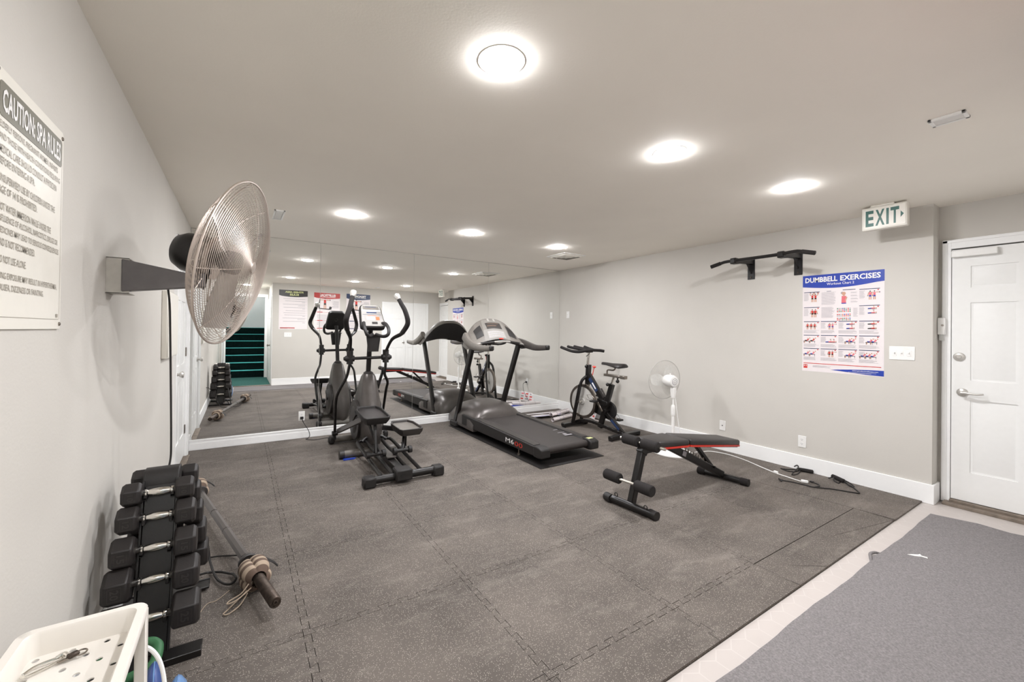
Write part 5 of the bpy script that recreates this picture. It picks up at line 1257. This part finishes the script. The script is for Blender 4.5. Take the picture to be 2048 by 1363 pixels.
# ================================================================ white cart
CZ = .62; x0, x1, y1, y0 = .045, .286, -4.19, -4.62
t = thing('utility_cart', 'white cart with a perforated tray in the lower left corner', 'cart', ((x0+x1)/2, (y0+y1)/2, 0))
def rring(a, b, c, d, r, z, n=6):
    P = []
    for cx_, cy_, s in ((b-r, d-r, 0), (a+r, d-r, 1), (a+r, c+r, 2), (b-r, c+r, 3)):
        for k in range(n+1): an = PI/2*(s+k/n); P.append(V(cx_+r*math.cos(an), cy_+r*math.sin(an), z))
    return P
e = .0
secs = [rring(x0, x1, y0, y1, .03, CZ-.018), rring(x0, x1, y0, y1, .03, CZ-.004), rring(x0+.003, x1-.003, y0+.003, y1-.003, .028, CZ), rring(x0+.020, x1-.020, y0+.020, y1-.020, .022, CZ), rring(x0+.024, x1-.024, y0+.024, y1-.024, .02, CZ-.006), rring(x0+.030, x1-.030, y0+.032, y1-.032, .018, CZ-.052), rring(x0+.026, x1-.026, y0+.028, y1-.028, .018, CZ-.056), rring(x0+.02, x1-.02, y0+.02, y1-.02, .022, CZ-.018)]
m = MB(); m.loft(secs, cap=False); tr = obj('tray_rim', m, cartm, t, ang=50)
# perforated tray floor: grid with round holes
m = MB(); fx0, fx1, fy0, fy1 = x0+.028, x1-.028, y0+.03, y1-.03; nx, ny = 6, 11; zf = CZ-.052; cw, ch = (fx1-fx0)/nx, (fy1-fy0)/ny
for i in range(nx):
    for j in range(ny):
        ax_, ay_ = fx0+i*cw, fy0+j*ch; cx_, cy_ = ax_+cw/2, ay_+ch/2; N8 = 16; hr = .0065 if (i+j) % 2 == 0 else 0
        if hr == 0: m.q(V(0, 0, zf), V(1, 0, 0), V(0, 1, 0), ax_, ax_+cw, ay_, ay_+ch); continue
        vs = []
        for k in range(N8):
            an = 2*PI*k/N8; c_, s_ = math.cos(an), math.sin(an); sc = 1/max(abs(c_), abs(s_))
            vs.append(V(cx_+c_*sc*cw/2, cy_+s_*sc*ch/2, zf)); vs.append(V(cx_+c_*hr, cy_+s_*hr, zf)); vs.append(V(cx_+c_*hr, cy_+s_*hr, zf-.003))
        fs = []
        for k in range(N8):
            a, b = 3*k, 3*((k+1) % N8); fs += [(a, b, b+1, a+1), (a+1, b+1, b+2, a+2)]
        m.add(vs, fs)
obj('tray_floor', m, cartm, t, smooth=False, flip=False)
for lx, ly in ((x1-.014, y1-.016), (x0+.014, y1-.016), (x1-.014, y0+.016), (x0+.014, y0+.016)):
    m = MB(); m.bx(lx-.012, lx+.012, ly-.014, ly+.014, .05, CZ-.016, bev=.003); lg = obj('leg', m, cartm, t)
    m = MB(); m.cyl((lx-.008, ly, .025), (lx+.008, ly, .025), .025, n=20); m.bx(lx-.011, lx+.011, ly-.012, ly+.012, .035, .052); obj('caster', m, blkm, lg)
for zz in (.12,):
    m = MB(); m.loft([rring(x0, x1, y0, y1, .03, zz), rring(x0, x1, y0, y1, .03, zz+.05), rring(x0+.006, x1-.006, y0+.006, y1-.006, .026, zz+.05), rring(x0+.006, x1-.006, y0+.006, y1-.006, .026, zz+.006)]); obj('lower_tray', m, cartm, t)
# things in the tray
zf += .0008
m = MB(); P = [(.084, -4.285, zf+.004), (.10, -4.27, zf+.006), (.135, -4.262, zf+.006), (.142, -4.27, zf+.005), (.125, -4.282, zf+.005), (.095, -4.297, zf+.005), (.084, -4.294, zf+.004)]
m.tube(P, .0028, n=8, closed=True, sub=5); m.tube([(.130, -4.266, zf+.009), (.142, -4.262, zf+.012), (.150, -4.268, zf+.009)], .004, n=8); tag(obj('carabiner', m, chrome), 'silver carabiner clip lying in the white cart tray', 'carabiner')
m = MB(); m.box((.160, -4.272, zf+.009), (.020, .014, .010), R=Matrix.Rotation(.5, 3, 'Z'), bev=.003); m.k = 1; m.ring((.172, -4.266, zf+.006), (0, 0, 1), .010, .0018, n=20); m.box((.145, -4.276, zf+.005), (.018, .007, .003), R=Matrix.Rotation(.4, 3, 'Z'))
tag(obj('padlock', m, [rust, steel]), 'small tarnished brass-brown clasp beside the carabiner in the tray', 'clasp')
m = MB(); m.tube([(.21, -4.20, .44), (.24, -4.12, .45), (.27, -4.09, .43), (.30, -4.10, .38), (.315, -4.13, .30), (.31, -4.16, .2), (.27, -4.17, .165), (.2, -4.2, .165), (.2, -4.25, .165)], .0055, n=8, sub=8); tag(obj('white_cable', m, white), 'white cable looping out beside the cart leg', 'cable')
# blue vinyl discs standing on edge, green foam handle
for c, yaw, mt, lb in ((V(.258, -3.89, .120), .10, bluv, 'dark blue vinyl weight disc standing on edge behind the cart'), (V(.328, -3.985, .116), .05, lblu, 'pale blue vinyl weight disc standing on edge, nearest the cart')):
    ax_ = V(math.cos(yaw), math.sin(yaw), 0); R = c.z-.001
    t = thing('weight_disc', lb, 'weight disc', (c.x, c.y, 0))
    m = MB(); m.lathe([(.02, -.012), (R*.4, -.03), (R*.8, -.022), (R*.97, -.008), (R, 0), (R*.97, .008), (R*.8, .022), (R*.4, .03), (.02, .012)], c, ax_, 40); obj('cushion', m, mt, t, ang=60)
    m = MB(); m.ring(c, ax_, R-.001, .002, n=40, k=6); obj('seam', m, lblu, t)
m = MB(); m.tube([(.03, -3.70, .03), (.05, -3.69, .16), (.12, -3.685, .19), (.205, -3.68, .205), (.24, -3.70, .20), (.247, -3.74, .19), (.235, -3.775, .175), (.18, -3.785, .165), (.10, -3.79, .15), (.04, -3.79, .14), (.03, -3.80, .03)], .0165, n=12, sub=8)
tag(obj('green_tube', m, grn), 'bent green foam tube between the rack and the blue discs', 'tube')

# ================================================================ resistance bands on the floor
def band(name, label, cords, grips):
    t = thing(name, label, 'resistance band', (cords[0][0][0], cords[0][0][1], 0))
    for P in cords:
        m = MB(); m.tube([(x, y, z if len(q_) else .006) for (x, y, *q_) in P for z in [q_[0] if q_ else .006]], .0052, n=8, sub=6); obj('cord', m, blkm, t)
    for a, b in grips:
        m = MB(); m.lathe([(.012, 0), (.0175, .004), (.0185, .06), (.0175, .112), (.010, .118)], a, (Vector(b)-Vector(a)), 20); obj('foam_grip', m, foam, t)
    return t
band('resistance_band', 'black resistance band with foam grip against the baseboard, nearest the fan cord', [[(5.103, -3.621), (5.13, -3.67), (5.195, -3.71), (5.21, -3.745, .02), (5.15, -3.745), (5.077, -3.702), (5.10, -3.63)], [(5.205, -3.755, .02), (5.13, -3.775), (5.04, -3.785), (4.99, -3.772), (5.05, -3.75), (5.19, -3.74, .03), (5.225, -3.72, .045), (5.205, -3.70, .03)]], [((5.19, -3.745, .0185), (5.228, -3.86, .0185))])
band('resistance_band', 'longest thin black resistance band curving over the rubber floor', [[(4.755, -3.768), (4.745, -3.804), (4.772, -3.861), (4.79, -3.964), (4.795, -4.018), (4.865, -4.096), (4.896, -4.139), (4.945, -4.24), (4.979, -4.284), (5.049, -4.24), (5.115, -4.19), (5.16, -4.126, .012)], [(4.931, -3.953), (4.914, -4.009), (4.87, -4.036), (4.80, -4.02)]], [])
m = MB(); m.tube([(4.745, -3.765, .008), (4.725, -3.775, .018), (4.705, -3.80, .008), (4.73, -3.79, .006)], .006, n=8); m.box((4.93, -3.955, .009), (.02, .03, .014), bev=.003)
tag(obj('band_clip', m, blkm), 'black clip at the loose end of the longest resistance band', 'clip')
band('resistance_band', 'bundled black resistance band by the baseboard, nearest the exit door', [[(5.19, -3.99), (5.215, -4.03, .02), (5.18, -4.08), (5.115, -4.09), (5.14, -4.05, .015), (5.20, -4.03, .03)], [(5.20, -4.04, .03), (5.17, -4.12, .02), (5.10, -4.18, .01), (5.13, -4.2), (5.19, -4.15, .012), (5.205, -4.07, .03)]], [((5.215, -4.01, .03), (5.175, -4.11, .02))])

# ================================================================ loose posters and papers by the corner
def roll(label, a, b, r, stripe):
    a, b = Vector(a), Vector(b); t = thing('rolled_poster', label, 'poster', ((a.x+b.x)/2, (a.y+b.y)/2, 0), 'loose posters on the floor by the mirror corner')
    x_, y_, d_ = MB().frame(b-a); L_ = (b-a).length; m = MB(); secs = []
    for s in (0, 1):
        c = a+(b-a)*s; n = 34; out = []
        for k in range(n): an = 2.6*PI*k/(n-1); q = r*(.72+.28*k/(n-1)); out.append(c+(x_*math.cos(an)+y_*math.sin(an))*q)
        secs.append(out+[p+(c-p).normalized()*.0008 for p in out[::-1]])
    m.loft(secs); obj('sheet', m, paper, t, ang=60)
    m = MB(); 
    for s0 in stripe: c = a+(b-a)*s0; m.ring(c, d_, r+.0004, .0010, n=30, k=4)
    obj('printed_band', m, navy, t); return t
roll('rolled white poster leaning along the bike front foot', (4.45, -.83, .034), (4.93, -.70, .034), .032, (.3, .5, .9))
roll('thicker rolled poster lying behind the flywheel', (4.64, -.55, .040), (5.15, -.38, .040), .038, (.25, .45, .8))
m = MB(); secs = []
for k in range(11):
    u = k/10; z = .003+.055*max(0, u-.45)**1.3*1.6; secs.append([V(4.32+.0*u, -.16-.42*u, z), V(4.98-.1*u, -.20-.42*u, z), V(4.98-.1*u, -.20-.42*u, z+.0012), V(4.32, -.16-.42*u, z+.0012)])
m.loft(secs); t = thing('loose_poster', 'flat white poster curling up on the floor behind the treadmill', 'poster', (4.6, -.4, 0), 'loose posters on the floor by the mirror corner'); obj('sheet', m, paper, t)
m = MB(); m.loft([[v+V(0, 0, .0016) for v in (q[0]*(1-a)+q[1]*a, q[0]*(1-b)+q[1]*b)] for q, a, b in ((secs[i], .1, .95) for i in (6, 7, 8))], cap=False); obj('blue_print', m, blue, t, flip=False)
m = MB(); m.loft([[v+V(0, 0, .0016) for v in (q[0]*(1-a)+q[1]*a, q[0]*(1-b)+q[1]*b)] for q, a, b in ((secs[i], .15, .8) for i in (2, 3))], cap=False); obj('pink_print', m, pink, t, flip=False)
t = thing('leaning_chart', 'small printed white chart leaning against the right baseboard behind the bike', 'poster', (5.19, -.88, 0))
m = MB(); exv, eyv = V(.10, .30, 0).normalized(), V(.05, -.02, .15).normalized(); o = V(5.12, -1.02, .004)
m.prism([(0, 0), (.34, 0), (.34, .17), (0, .19)], o, exv, eyv, .0015); obj('sheet', m, paper, t, smooth=False)
m = MB(); o2 = o-exv.cross(eyv)*.001
for k in range(3):
    for c in range(3):
        m.k = (k+c) % 3; m.q(o2, exv, eyv, .03+c*.1, .09+c*.1, .03+k*.05, .055+k*.05, -.001)
obj('printed_panels', m, [redf, greyi, pink], t, smooth=False, flip=False)
m = MB(); m.loft([[V(5.0+.02*k, -1.2+.045*k, .003+.02*math.sin(k*.5)), V(5.10+.01*k, -1.24+.045*k, .003), V(5.10+.01*k, -1.24+.045*k, .0045), V(5.0+.02*k, -1.2+.045*k, .0045+.02*math.sin(k*.5))] for k in range(5)]); tag(obj('magazine', m, paper), 'folded white leaflet on the floor behind the bike', 'leaflet')
